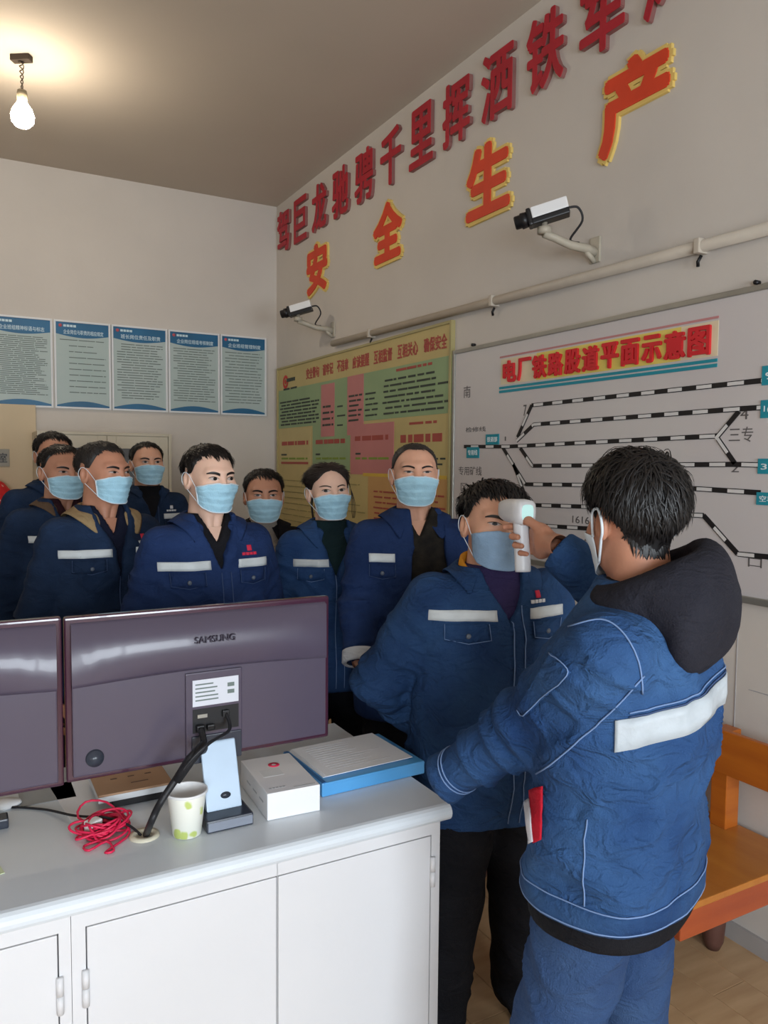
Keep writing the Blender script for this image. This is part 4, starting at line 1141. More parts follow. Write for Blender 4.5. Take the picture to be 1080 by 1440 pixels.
def place_hand(hm, fr, mirror=False, s=1.0):
    V, Q = hm; V = V.copy() * s
    if mirror: V[:, 2] *= -1; Q = Q[:, ::-1]
    return V @ fr[0].T + fr[1], Q

# ------------------------------------------------------------------ cloth and skin
def skin(name, c): return mat(name, c, 0.5, 0.07, 14, 0.06, 180, spec=0.35, sss=0.12)
def cloth(name, c, c2=None, bump=0.25, sc=9, crease=0.55):
    if name in MATS: return MATS[name]
    m = mat(name, c, 0.85, 0.14, sc, bump, 320, spec=0.15, col2=c2); nt = m.node_tree; b = nt.nodes['Principled BSDF']
    tc = nt.nodes.new('ShaderNodeTexCoord'); n = nt.nodes.new('ShaderNodeTexNoise'); n.inputs['Scale'].default_value = 13; n.inputs['Detail'].default_value = 2.5; n.inputs['Distortion'].default_value = 1.2
    mp = nt.nodes.new('ShaderNodeMapping'); mp.inputs['Scale'].default_value = (1, 1, 1.6); nt.links.new(tc.outputs['Object'], mp.inputs[0]); nt.links.new(mp.outputs[0], n.inputs['Vector'])
    mth = nt.nodes.new('ShaderNodeMath'); mth.operation = 'PINGPONG'; mth.inputs[1].default_value = 0.5; nt.links.new(n.outputs['Fac'], mth.inputs[0])
    b2 = nt.nodes.new('ShaderNodeBump'); b2.inputs['Strength'].default_value = crease; b2.inputs['Distance'].default_value = 0.02
    old = b.inputs['Normal'].links[0].from_socket if b.inputs['Normal'].links else None
    nt.links.new(mth.outputs[0], b2.inputs['Height'])
    if old: nt.links.new(old, b2.inputs['Normal'])
    nt.links.new(b2.outputs[0], b.inputs['Normal'])
    return m
M_hair = mat('black_hair', (20, 17, 17), 0.42, 0.2, 30, spec=0.35)
M_hairb = mat('dark_brown_hair', (32, 25, 23), 0.42, 0.2, 30, spec=0.35)
M_hairg = mat('greying_hair', (44, 40, 38), 0.5, 0.35, 60, spec=0.3)
M_mask = mat('mask_blue', (166, 208, 226), 0.8, 0.05, 30, 0.25, 260, spec=0.1)
M_mask2 = mat('mask_grey_blue', (140, 168, 196), 0.8, 0.05, 30, 0.25, 260, spec=0.1)
M_maskw = mat('mask_white_edge', (214, 222, 228), 0.8, 0.03, spec=0.1)
M_eyew = mat('eye_white', (176, 160, 152), 0.35, 0.02, spec=0.5)
M_iris = mat('iris_dark', (24, 18, 16), 0.3, 0.1, spec=0.3)
M_refl = mat('reflective_tape', (206, 212, 214), 0.45, 0.06, 25, 0.1, 120)
M_tan = cloth('tan_corduroy', (160, 136, 100), (138, 116, 86))
M_stitch = mat('pale_stitching', (112, 138, 180), 0.8, 0.05)
M_stitchd = mat('dark_stitching', (58, 78, 116), 0.8, 0.05)
M_logo = mat('logo_red', (206, 40, 70), 0.6, 0.05)
M_logow = mat('logo_white', (216, 218, 222), 0.6, 0.05)
NAVY = cloth('navy_workwear', (36, 56, 98), (26, 44, 82))
NAVY2 = cloth('dark_navy_workwear', (34, 52, 80), (25, 40, 64))
BLUE = cloth('blue_workwear', (48, 78, 122), (34, 60, 102))
DENIM = cloth('washed_denim', (56, 90, 134), (32, 60, 104), 0.35, 5, 1.0)
DENIM9 = cloth('blue_denim_jacket', (46, 76, 116), (30, 54, 92), 0.3, 6, 0.9)
JEAN = cloth('jeans_denim', (60, 84, 120), (36, 58, 98), 0.4, 5, 0.6)
BLK = cloth('black_cloth', (18, 18, 22), (26, 26, 30))
CHAR = cloth('charcoal_hood', (40, 40, 48), (34, 34, 42), 0.3, 12)
DKTROU = cloth('dark_trousers', (22, 24, 32), (28, 30, 38))
GREYKNIT = cloth('grey_knit', (168, 160, 150), (150, 142, 134), 0.5, 20)

ZS = np.array([0.74, 0.80, 0.90, 1.02, 1.15, 1.26, 1.33, 1.375, 1.41, 1.44, 1.47])
AA = np.array([0.198, 0.202, 0.194, 0.186, 0.190, 0.196, 0.192, 0.174, 0.138, 0.098, 0.080])
BB = np.array([0.142, 0.148, 0.143, 0.138, 0.142, 0.140, 0.128, 0.116, 0.102, 0.090, 0.082])

def drape_curve(bvh, pts, dr, off):
    out = []
    for p in pts:
        h = bvh.ray_cast(Vector(p) - Vector(dr) * 0.8, Vector(dr), 2.0)
        if h[0] is not None: out.append(h[0] - Vector(dr) * off)
    return out
def drape_patch(name, bvh, P, dr, off, m, parent, thick=0.003):
    """P: nu x nv array of points, projected along dr onto the cloth"""
    nu, nv = len(P), len(P[0]); V = []; ok = []
    for row in P:
        for p in row:
            d = Vector(dr) if not callable(dr) else Vector(dr(p)); d.normalize()
            h = bvh.ray_cast(Vector(p) - d * 0.6, d, 1.4)
            if h[0] is None: V.append(Vector(p)); ok.append(False)
            else: V.append(h[0] - d * off); ok.append(True)
    Q = [q for q in grid_quads(nu, nv).tolist() if all(ok[i] for i in q)]
    if not Q: return None
    top = [tuple(v) for v in V]; dd = []
    for row in P:
        for p in row:
            d = Vector(dr) if not callable(dr) else Vector(dr(p)); dd.append(d.normalized())
    bot = [tuple(v + d * (off + thick)) for v, d in zip(V, dd)]
    n = len(top); F = [tuple(q) for q in Q]
    cnt = {}
    for q in Q:
        for a, b in zip(q, q[1:] + q[:1]): cnt[(a, b)] = cnt.get((a, b), 0) + 1
    for (a, b) in cnt:
        if (b, a) not in cnt: F.append((b, a, a + n, b + n))
    used = sorted({i for f in F for i in f}); mp = {i: k for k, i in enumerate(used)}; al = top + bot
    o = mobj(name, [al[i] for i in used], [tuple(mp[i] for i in f) for f in F], m, parent, True)
    return o

def person(sp):
    g = sp.get
    eye = at_d(sp['px'][0], sp['px'][1], sp['d']) if 'px' in sp else Vector(sp['head'])
    s = eye.z / 1.585
    rot = radians(sp['heading'] + 90)
    lean = Vector(g('lean', (0, 0)))
    off = Matrix.Rotation(rot, 3, 'Z') @ Vector((lean.x, lean.y, 0))
    base = Vector((eye.x - off.x, eye.y - off.y, 0))
    root = empty('person', base, rot); tag(root, sp['label'], 'person', 'people in the duty room')
    inv = (Matrix.Translation(base) @ Matrix.Rotation(rot, 4, 'Z')).inverted()
    loc = lambda w: np.array(inv @ Vector(w))
    ga, gb = g('girth', (1.0, 1.0)); seed = g('seed', 1); vox = g('vox', 0.0075)
    hem = g('hem', 0.78) * s
    def shx(z): 
        t = np.clip((z - 0.85 * s) / (0.70 * s), 0, 1.2); return lean.x * t * t * (0.6) + lean.x * 0.4 * t, lean.y * t * t * 0.6 + lean.y * 0.4 * t
    # arms ---------------------------------------------------------
    arms = {}
    for sd, sg in (('L', 1), ('R', -1)):
        a = g('arm' + sd, 'hang'); lx_, ly_ = shx(np.array(1.36 * s)); sh = np.array([sg * 0.152 * s * ga + lx_, 0.012 + ly_, 1.362 * s])
        if a == 'hang': e_, w_ = np.array([sg * 0.225 * ga, 0.03, 1.09]) * s, np.array([sg * 0.228 * ga, -0.045, 0.86]) * s
        elif a == 'back': e_, w_ = np.array([sg * 0.262 * ga, 0.09, 1.10]) * s, np.array([sg * 0.12 * ga, 0.20, 0.93]) * s
        elif a == 'front': e_, w_ = np.array([sg * 0.27 * ga, -0.02, 1.09]) * s, np.array([sg * 0.14 * ga, -0.20, 0.93]) * s
        else: sh = loc(a[0]) if a[0] is not None else sh; e_, w_ = loc(a[1]), loc(a[2])
        arms[sd] = (sh, e_, w_)
    def torso(G, ins, zlo):
        x, y, z = G; lx_, ly_ = shx(z); x = x - lx_; y = y - ly_
        a = np.interp(z, ZS * s, AA * s * ga).astype(np.float32) - ins; b = np.interp(z, ZS * s, BB * s * gb).astype(np.float32) - ins
        if g('belly', 0): b = b + g('belly') * np.exp(-((z - 1.02 * s) / 0.16) ** 2).astype(np.float32) * (y < 0)
        yc = 0.018; n = 2.35
        k = (np.abs(x / a) ** n + np.abs((y - yc) / b) ** n) ** (1 / n)
        return smax(smax((k - 1) * np.minimum(a, b) * 0.92, np.float32(zlo) - z, 0.012), z - np.float32(1.468 * s), 0.006)
    allp = np.array([p for t in arms.values() for p in t])
    lo = np.minimum(allp.min(0) - 0.1, [-0.30 * s * ga, -0.26 * s * gb + min(lean.y, 0), hem - 0.03]); hi = np.maximum(allp.max(0) + 0.1, [0.30 * s * ga, 0.25 * s * gb + max(lean.y, 0), 1.48 * s])
    lo[2] = min(hem - 0.03, lo[2]); hi[2] = max(1.48 * s, hi[2])
    G = grid(lo, hi, vox); x, y, z = G
    d = torso(G, 0.0, hem)
    ra = g('sleeve', (0.066, 0.059, 0.050))
    armd = None
    for sd in 'LR':
        sh, e_, w_ = arms[sd]
        ad = smin(cone(G, sh, e_, ra[0] * s, ra[1] * s), cone(G, e_, w_, ra[1] * s * 1.02, ra[2] * s), 0.02)
        # cut the cuff square
        u = (w_ - e_) / np.linalg.norm(w_ - e_)
        cut = (x - w_[0]) * u[0] + (y - w_[1]) * u[1] + (z - w_[2]) * u[2]
        near = np.sqrt((x - w_[0]) ** 2 + (y - w_[1]) ** 2 + (z - w_[2]) ** 2) - 0.14
        ad = np.where(near < 0, smax(ad, cut, 0.008), ad)
        armd = ad if armd is None else np.minimum(armd, ad)
    d = smin(d, armd, 0.035)
    # neck opening and open front
    lx_, ly_ = shx(np.array(1.45 * s))
    d = smax(d, -(np.sqrt(((x - lx_) / 1.0) ** 2 + (y - 0.022 - ly_) ** 2) - 0.069 * g('neck', 1.0)) - np.where(z > 1.36 * s, 0, 1.0), 0.008)
    if g('open'):
        zz, ww = zip(*g('open')); w = np.interp(z, np.array(zz) * s, np.array(ww) * s).astype(np.float32)
        lx2, ly2 = shx(z)
        d = smax(d, -np.maximum(np.abs(x - lx2 - g('open_dx', 0)) - w, y - ly2 + 0.02), 0.006)
    V, Q = nets(d, lo, vox)
    # folds
    N = vnormals(V, Q)
    amp = g('fold', 1.0)
    tw = vnoise(np.stack([V[:, 0] * 9 + V[:, 2] * 5, V[:, 1] * 8, V[:, 2] * 6 - V[:, 0] * 4], 1) + seed, seed)
    tw2 = 1 - np.abs(2 * vnoise(np.stack([V[:, 0] * 13 + V[:, 2] * 11, V[:, 1] * 9, V[:, 2] * 12 - V[:, 0] * 6], 1) + 9, seed + 1) - 1)
    tw3 = 1 - np.abs(2 * vnoise(np.stack([V[:, 0] * 22 - V[:, 2] * 14, V[:, 1] * 14, V[:, 2] * 17 + V[:, 0] * 9], 1) + 4, seed + 2) - 1)
    disp = (tw - 0.5) * 0.022 + (tw2 ** 2 - 0.4) * 0.012 + (tw3 ** 2 - 0.4) * 0.005
    arm_w = np.zeros(len(V)); arm_n = np.zeros(len(V))
    for sd in 'LR':
        sh, e_, w_ = arms[sd]
        for a, b, rr_ in ((sh, e_, ra[0]), (e_, w_, ra[1])):
            u = b - a; L = np.linalg.norm(u); u = u / L; t = (V - a) @ u; tc = np.clip(t, 0, L); ds = np.linalg.norm(V - a - tc[:, None] * u, axis=1)
            inw = np.clip(1 - (ds - rr_ * s - 0.005) / 0.02, 0, 1)
            per = V - a - t[:, None] * u
            n1 = 1 - np.abs(2 * vnoise(np.concatenate([(t * 26)[:, None] + per @ np.array([[6.0], [4.0], [3.0]]), per * 7], 1) + 3, seed + 5) - 1)
            el_ = np.exp(-((np.linalg.norm(V - e_, axis=1)) / 0.10) ** 2)
            nn = (n1 ** 2 - 0.4) * (0.011 + 0.010 * el_)
            arm_n = np.where(inw > arm_w, nn, arm_n); arm_w = np.maximum(arm_w, inw)
    disp = disp * (1 - arm_w) + arm_n * arm_w
    zf = np.clip((1.42 * s - V[:, 2]) / 0.10, 0.1, 1) * np.clip((V[:, 2] - hem) / 0.09, 0.25, 1)
    V = V + N * (disp * amp * zf)[:, None]
    jm = sp['jacket']
    jk = qmesh('jacket', V, Q, jm, root)
    bvh = bvh_of(V, Q)
    # shirt layer ---------------------------------------------------
    sm_ = sp.get('shirt', BLK)
    hs_ = g('shirt_hem', 1.05) * s
    lo2 = np.array([-0.24 * s * ga + min(lean.x, 0), -0.24 * s * gb + min(lean.y, 0) - g('belly', 0), hs_ - 0.02]); hi2 = np.array([0.24 * s * ga + max(lean.x, 0), 0.2 * s * gb + max(lean.y, 0), 1.53 * s])
    G2 = grid(lo2, hi2, 0.008); x2, y2, z2 = G2
    ds = torso(G2, 0.016, hs_)
    sc_ = g('shirt_collar', 0.0)
    ds = smin(ds, np.maximum(np.maximum(np.abs(np.sqrt((x2 - lx_) ** 2 + (y2 - 0.024 - ly_) ** 2) - 0.0635) - 0.0045, z2 - (1.445 + sc_) * s), 1.38 * s - z2), 0.012) if sc_ >= 0 else ds
    nk = np.sqrt((x2 - lx_) ** 2 + (y2 - 0.024 - ly_) ** 2) - 0.058
    ds = smax(ds, -nk - np.where(z2 > 1.36 * s, 0, 1.0), 0.006)
    vz, vw = g('vneck', (1.40, 0.0))
    if vw > 0:
        wv = np.interp(z2, np.array([vz, 1.46]) * s, [0.0, vw]).astype(np.float32)
        ds = smax(ds, -np.maximum(np.abs(x2 - lx_) - wv, y2 - ly_), 0.006)
    Vs, Qs = nets(ds, lo2, 0.008)
    qmesh('shirt', Vs, Qs, sm_, root)
    if g('undershirt'):
        um, uz0, uz1, uin = g('undershirt')
        lo3 = np.array([-0.26 * s * ga, -0.22 * s * gb, uz0 * s - 0.02]); hi3 = np.array([0.26 * s * ga, 0.22 * s * gb, uz1 * s]); G3 = grid(lo3, hi3, 0.01)
        Vu, Qu = nets(torso(G3, uin, uz0 * s), lo3, 0.01)
        qmesh('inner_hem', Vu, Qu, um, root)
    # body -----------------------------------------------------------
    fem = g('female', False); Hd = get_head(fem)
    hsx, hsy, hsz = g('hscale', (1, 1, 1)); hc = np.array([lean.x, lean.y, 1.585 * s]) + np.array(g('hoff', (0, 0, 0)))
    Rh = np.array(Euler((radians(g('hpitch', 0)), radians(g('hroll', 0)), radians(g('hyaw', 0))), 'ZXY').to_matrix()) if False else np.array((Matrix.Rotation(radians(g('hyaw', 0)), 3, 'Z') @ Matrix.Rotation(radians(g('hpitch', 0)), 3, 'X') @ Matrix.Rotation(radians(g('hroll', 0)), 3, 'Y')))
    piv = np.array([0, 0.035, -0.13])
    def hmap(P, rigid=True):
        P = np.asarray(P, float) * np.array([hsx, hsy, hsz]); P[:, 2] = np.where(P[:, 2] > 0.01, 0.01 + (P[:, 2] - 0.01) * g('crown', 0.88), P[:, 2])
        R_ = (P - piv) @ Rh.T + piv
        if rigid: return R_ + hc
        w = np.clip((P[:, 2] + 0.22) / 0.12, 0, 1)[:, None]; w = w * w * (3 - 2 * w)
        return P * (1 - w) + R_ * w + hc
    HV = hmap(Hd.V, False)
    # core of the body under the clothes
    lo4 = np.minimum(allp.min(0) - 0.06, [-0.2 * ga, -0.16, 0.04]); hi4 = np.maximum(allp.max(0) + 0.06, [0.2 * ga, 0.18, 1.40 * s]); lo4[2] = 0.04; G4 = grid(lo4, hi4, 0.016)
    dc = torso(G4, 0.036, 0.88 * s)
    for sd, sg in (('L', 1), ('R', -1)):
        sh, e_, w_ = arms[sd]
        dc = smin(dc, smin(cone(G4, sh, e_, 0.046, 0.037), cone(G4, e_, w_, 0.037, 0.026), 0.02), 0.03)
        ft = g('foot' + sd, (g('stance', 0.10) * sg * 1.05, 0.015)); kn = (0.5 * 0.085 * sg + 0.5 * ft[0] + 0.01 * sg, ft[1] * 0.5 - 0.02, 0.47 * s)
        dc = smin(dc, smin(cone(G4, (0.075 * sg, 0.01, 0.86 * s), kn, 0.065, 0.045), cone(G4, kn, (ft[0], ft[1], 0.08), 0.045, 0.035), 0.02), 0.03)
    CV, CQ = nets(dc, lo4, 0.016)
    PV, PQ = [HV, CV], [Hd.Q, CQ + len(HV)]
    cnt = len(HV) + len(CV)
    for sd, sg in (('L', 1), ('R', -1)):
        sh, e_, w_ = arms[sd]; hv = g('hand' + sd)
        if hv is None:
            fd = (w_ - e_) / np.linalg.norm(w_ - e_); hm = (HAND_RELAX, hand_frame(w_ + fd * (0.035 + g('hand_in', 0.0)), fd, (-sg * 0.9, 0.1, 0) if g('arm' + sd, 'hang') == 'hang' else (0, -0.3, 1)))
        else: hm = (hv[0], hand_frame(loc(hv[1]), loc(Vector(hv[1]) + Vector(hv[2])) - loc(hv[1]), loc(Vector(hv[1]) + Vector(hv[3])) - loc(hv[1])))
        hV, hQ = place_hand(hm[0], hm[1], mirror=(hv[4] if hv is not None else sd == 'L'), s=0.98)
        PV.append(hV); PQ.append(hQ + cnt); cnt += len(hV)
    qmesh('body', np.concatenate(PV), np.concatenate(PQ), sp['skin'], root)
    # face -----------------------------------------------------------
    gz_ = g('gaze', 0.0)
    op = g('eye_open', 1.0)
    for sg in (1, -1):
        ex = 0.0315 * sg
        alm = lambda u, v: (0.0155 * u, 0.0052 * op * v * max(0.0, 1 - abs(u) ** 2.2) + 0.0012 * sg * u)
        P, q = face_patch(Hd, ex, 0.0005, alm, 13, 5, 0.0012); e_ = qmesh('eye', hmap(P), q, M_eyew, root)
        ir = lambda u, v: (gz_ * 0.006 + 0.0070 * u * sqrt(max(0, 1 - 0.5 * v * v)), 0.0050 * op * v * sqrt(max(0, 1 - 0.5 * u * u)))
        P, q = face_patch(Hd, ex, 0.0005, ir, 7, 7, 0.0030); qmesh('iris', hmap(P), q, M_iris, e_)
        lid = lambda u, v: (0.0172 * u, 0.0054 * op * max(0.0, 1 - abs(u) ** 2.4) + 0.0013 * v * (1 - 0.5 * abs(u)) + 0.0012 * sg * u)
        P, q = face_patch(Hd, ex, 0.001, lid, 13, 3, 0.0034); qmesh('eyelash_line', hmap(P), q, M_iris, e_)
        bw_ = g('brow', 1.0)
        br = lambda u, v: (0.0205 * u, 0.0044 * bw_ * v * (1 - 0.6 * max(0, u * sg) ** 2) - 0.0055 * u * u + 0.002 * u * sg)
        P, q = face_patch(Hd, 0.033 * sg, 0.0215, br, 13, 4, 0.0022); qmesh('eyebrow', hmap(P), q, M_hairb, root)
    # mask -----------------------------------------------------------
    mk = g('mask', 'surgical')
    key = (fem, mk)
    if key not in MASKS: MASKS[key] = mask_mesh(Hd) if mk == 'surgical' else mask_mesh(Hd, pleat=False, wide=70, zt=-0.016, zb=-0.120)
    P, q, nu, nv = MASKS[key]
    MPt = hmap(P)
    mm = M_mask if mk == 'surgical' else (M_mask2 if mk == 'cloth' else M_maskw)
    mo = qmesh('face_mask', MPt, q, mm, root)
    sol = mo.modifiers.new('thickness', 'SOLIDIFY'); sol.thickness = 0.0015; sol.offset = 0
    MG = P.reshape(nu, nv, 3)
    if mk == 'surgical':
        ed = MB()
        ctr = np.array([0, 0.0, 0])
        def edge(line_, r): 
            L = [Vector(p + np.array([0, -0.0012, 0])) for p in hmap(line_)]; ed.tube(L, r, 6)
        edge(MG[:, 0], 0.0022); edge(MG[0, :], 0.0030); edge(MG[-1, :], 0.0030); edge(MG[:, -1], 0.0018)
        ed.build('edge_binding', M_maskw, mo)
    for sg, e in ((-1, 0), (1, -1)):
        t0, t1 = MG[e, 1], MG[e, -2]
        if g('big_loop'): ear = [(0.088 * sg, 0.0, 0.012), (0.0905 * sg, 0.026, 0.020), (0.0915 * sg, 0.040, 0.002), (0.088 * sg, 0.038, -0.024), (0.080 * sg, 0.018, -0.044)]
        else: ear = [(0.082 * sg, 0.0, 0.008), (0.088 * sg, 0.022, 0.018), (0.090 * sg, 0.038, 0.0), (0.087 * sg, 0.036, -0.022), (0.079 * sg, 0.010, -0.045)]
        pth = smooth_path([Vector(v) for v in hmap(np.array([t0] + ear + [t1]))], 5)
        MB().tube(pth, g('loop_r', 0.0012), 6).build('ear_loop', M_maskw, mo)
    # hair -----------------------------------------------------------
    hp = sp['hair']
    P, q = hair_mesh(Hd, seed=seed, **hp)
    hr = qmesh('hair', hmap(P), q, g('hair_mat', M_hair), root)
    if g('ponytail'):
        L = [(0, 0.115, 0.03), (0, 0.145, 0.02), (0.0, 0.155, -0.03), (0, 0.14, -0.10), (0, 0.13, -0.17)]
        mb = MB(); rgp = random.Random(4)
        for k in range(40):
            o_ = [rgp.gauss(0, 0.010) for _ in range(3)]
            pts = [np.array(p) + np.array(o_) * f for p, f in zip(L, (0.5, 1, 1.5, 1.5, 1.0))]
            mb.tube(smooth_path([Vector(v) for v in hmap(np.array(pts))], 3), 0.005, 4)
        mb.build('ponytail', g('hair_mat', M_hair), root)
        lk = MB()
        for k in range(5):
            a = 0.0022 * k
            pts = np.array([(0.068, -0.035 + a, 0.055), (0.080, -0.030 + a, 0.02), (0.086 + a, -0.022, -0.03), (0.084 + a * 2, -0.018, -0.075), (0.088 + a, -0.012, -0.115)])
            lk.tube(smooth_path([Vector(v) for v in hmap(pts)], 4), 0.0009, 4)
        lk.build('loose_lock', g('hair_mat', M_hair), root)
    # collar ---------------------------------------------------------
    cm = g('collar_mat', jm)
    if g('collar', True):
        cw = g('collar_w', 0.060); gap = radians(g('collar_gap', 26)); n = 33; V_ = []
        rise = g('collar_rise', 0.0)
        for i in range(n):
            th = gap + (2 * pi - 2 * gap) * i / (n - 1); fr = 0.5 + 0.5 * cos(th)      # 1 front .. 0 back
            dv = np.array([sin(th), -cos(th)])
            tip = max(0.0, 1 - min(i, n - 1 - i) / 5.0)
            zt_ = (1.475 + rise - 0.050 * fr ** 1.3) * s; c0 = np.array([lx_, ly_ + 0.022])
            rows = []
            for (r_, z_) in ((0.0665, zt_ - 0.035), (0.068, zt_), (0.076, zt_ + 0.004)):
                p = c0 + dv * r_ * g('neck', 1.0) * np.array([1.0, 1.0]); rows.append((p[0], p[1], z_))
            ro = (0.076 + cw * (0.9 + 0.35 * tip))
            p = c0 + dv * ro * np.array([1.0, 0.92])
            h = bvh.ray_cast(Vector((p[0], p[1], 1.8 * s)), Vector((0, 0, -1)), 0.9)
            zo = h[0].z + 0.010 if h[0] is not None else zt_ - 0.06
            zo = max(zo, zt_ - 0.080 - 0.02 * tip)
            pm = c0 + dv * (0.076 + cw * 0.5) * np.array([1.0, 0.95]); hm_ = bvh.ray_cast(Vector((pm[0], pm[1], 1.8 * s)), Vector((0, 0, -1)), 0.9)
            zm = max((zt_ * 0.5 + zo * 0.5) + 0.004, (hm_[0].z + 0.008) if hm_[0] is not None else -1)
            rows += [(pm[0], pm[1], zm), (p[0], p[1], zo)]
            V_ += rows
        co = qmesh('collar', np.array(V_), grid_quads(n, 5), cm, jk)
        so = co.modifiers.new('thickness', 'SOLIDIFY'); so.thickness = 0.005; so.offset = 0
        su = co.modifiers.new('round', 'SUBSURF'); su.levels = 1; su.render_levels = 1
    # stripes and front details ----------------------------------------
    sz_ = g('stripe_z', 1.305) * s
    def front_strip(name, x0, x1, zc, hh, m, off=0.004, tilt=0.0, par=jk):
        nu = max(4, int(abs(x1 - x0) / 0.012)); P = [[(x0 + (x1 - x0) * i / nu, 0, zc + tilt * (x0 + (x1 - x0) * i / nu) + hh * (j / 3 - 0.5)) for j in range(4)] for i in range(nu + 1)]
        return drape_patch(name, bvh, P, (0, 1, 0), off, m, par)
    lxs = shx(np.array(sz_))[0]
    for (a, b) in g('stripes', [(-0.185, -0.035), (0.055, 0.16)]):
        front_strip('reflective_stripe', a * s * ga + lxs, b * s * ga + lxs, sz_, 0.028, M_refl)
    if g('pockets', True):
        for (a, b) in g('pocket_x', [(-0.155, -0.055), (0.06, 0.15)]):
            a_, b_ = a * s * ga + lxs, b * s * ga + lxs
            fl_ = front_strip('pocket_flap', a_, b_, sz_ - 0.043, 0.045, jm, 0.0065)
            if fl_:
                cxp = (a_ + b_) / 2
                L = drape_curve(bvh, [(a_, 0, sz_ - 0.02), (a_, 0, sz_ - 0.060), (cxp, 0, sz_ - 0.070), (b_, 0, sz_ - 0.060), (b_, 0, sz_ - 0.02)], (0, 1, 0), 0.0075)
                if len(L) > 2: MB().tube(L, 0.0011, 5).build('flap_stitching', g('stitch', M_stitchd), fl_)
                hb = bvh.ray_cast(Vector((cxp, -0.6, sz_ - 0.05)), Vector((0, 1, 0)))
                if hb[0] is not None: MB().lathe([(0, 0.003), (0.006, 0.003), (0.0075, 0.0), (0, 0)], n=12, M=Matrix.Translation(hb[0] + Vector((0, -0.007, 0))) @ Matrix.Rotation(radians(90), 4, 'X')).build('button', mat('dull_button', (96, 104, 116), 0.4), fl_)
    if g('zip', True):
        dx = g('zip_dx', 0.012)
        for o_ in (-0.016, 0.016):
            L = drape_curve(bvh, [(dx + o_ + shx(np.array(zz))[0], 0, zz) for zz in np.linspace(g('zip_top', 1.36) * s, hem + 0.02, 28)], (0, 1, 0), 0.002)
            if len(L) > 3: MB().tube(L, 0.0016, 5).build('placket_seam', g('stitch', M_stitchd), jk)
    if g('logo', True):
        lm = g('logo_mat', M_logo)
        lg = front_strip('logo_mark', 0.092 * s + lxs, 0.108 * s + lxs, sz_ + 0.048, 0.018, lm, 0.004)
        for k in range(4):
            front_strip('logo_letter', (0.072 + 0.014 * k) * s + lxs, (0.083 + 0.014 * k) * s + lxs, sz_ + 0.030, 0.009, g('logo_text', M_logow), 0.004)
    # trousers and shoes -------------------------------------------------
    st = g('stance', 0.10); hv = g('tvox', 0.013)
    lo5 = (-0.26 * s * ga, -0.2, 0.03); hi5 = (0.26 * s * ga, 0.22, 1.02 * s); G5 = grid(lo5, hi5, hv)
    dt = ell(G5, (0, 0.012, 0.90 * s), (0.160 * s * ga, 0.112 * s * gb, 0.13 * s))
    lr = g('leg_r', 1.0)
    for sg in (1, -1):
        ft = g('foot' + ('L' if sg > 0 else 'R'), (st * sg * 1.05, 0.015))
        kn = (0.5 * 0.085 * sg + 0.5 * ft[0] + 0.01 * sg, ft[1] * 0.5 - 0.02, 0.47 * s)
        dl_ = smin(cone(G5, (0.078 * sg, 0.01, 0.84 * s), kn, 0.100 * s * lr, 0.080 * s * lr), cone(G5, kn, (ft[0], ft[1], 0.06), 0.082 * s * lr, 0.070 * s * lr), 0.02)
        dt = smin(dt, dl_, 0.025)
    dt = smax(dt, 0.05 - G5[2], 0.004)
    Vt, Qt = nets(dt, lo5, hv); Nt = vnormals(Vt, Qt)
    n1 = 1 - np.abs(2 * vnoise(np.stack([Vt[:, 0] * 9 + Vt[:, 2] * 6, Vt[:, 1] * 7, Vt[:, 2] * 13 + Vt[:, 0] * 7], 1) + seed, seed + 8) - 1)
    Vt = Vt + Nt * ((n1 ** 2 - 0.4) * 0.014)[:, None]
    qmesh('trousers', Vt, Qt, sp.get('trousers', DKTROU), root)
    for sg in (1, -1):
        ft = g('foot' + ('L' if sg > 0 else 'R'), (st * sg * 1.05, 0.015))
        a = radians(8 * sg)
        Rz = np.array([[cos(a), -sin(a), 0], [sin(a), cos(a), 0], [0, 0, 1]])
        o1 = qmesh('shoe', SHOE[0] @ Rz.T + np.array([ft[0], ft[1], 0]), SHOE[1], mat('black_leather', (24, 24, 26), 0.35, 0.15, 12), root)
        out = []
        for k in range(24):
            t = 2 * pi * k / 24; yy = -0.06 + 0.142 * -cos(t) * 1.0; xx = 0.046 * sin(t) * (1.0 if yy < 0 else 0.85); out.append((xx, yy))
        V6 = [tuple(Rz @ np.array([p[0], p[1], zz]) + np.array([ft[0], ft[1], 0])) for zz in (0.0, 0.022) for p in out]
        mobj('sole', V6, [tuple(range(24))[::-1], tuple(range(24, 48))] + [(k, (k + 1) % 24, 24 + (k + 1) % 24, 24 + k) for k in range(24)], mat('shoe_sole', (34, 32, 32), 0.7), o1)
    return dict(root=root, jk=jk, bvh=bvh, s=s, loc=loc, arms=arms, hmap=hmap, Hd=Hd, shx=shx, hem=hem, torso=torso, ga=ga, gb=gb)
MASKS = {}
_G = grid((-0.06, -0.22, 0.0), (0.06, 0.11, 0.14), 0.006)
_d = smin(ell(_G, (0, -0.12, 0.035), (0.046, 0.085, 0.040)), ell(_G, (0, 0.02, 0.040), (0.040, 0.065, 0.045)), 0.04)
_d = smin(_d, cone(_G, (0, 0.02, 0.05), (0, 0.02, 0.12), 0.042, 0.045), 0.03)
_d = smax(_d, 0.018 - _G[2], 0.004)
SHOE = nets(_d, (-0.06, -0.22, 0.0), 0.006)

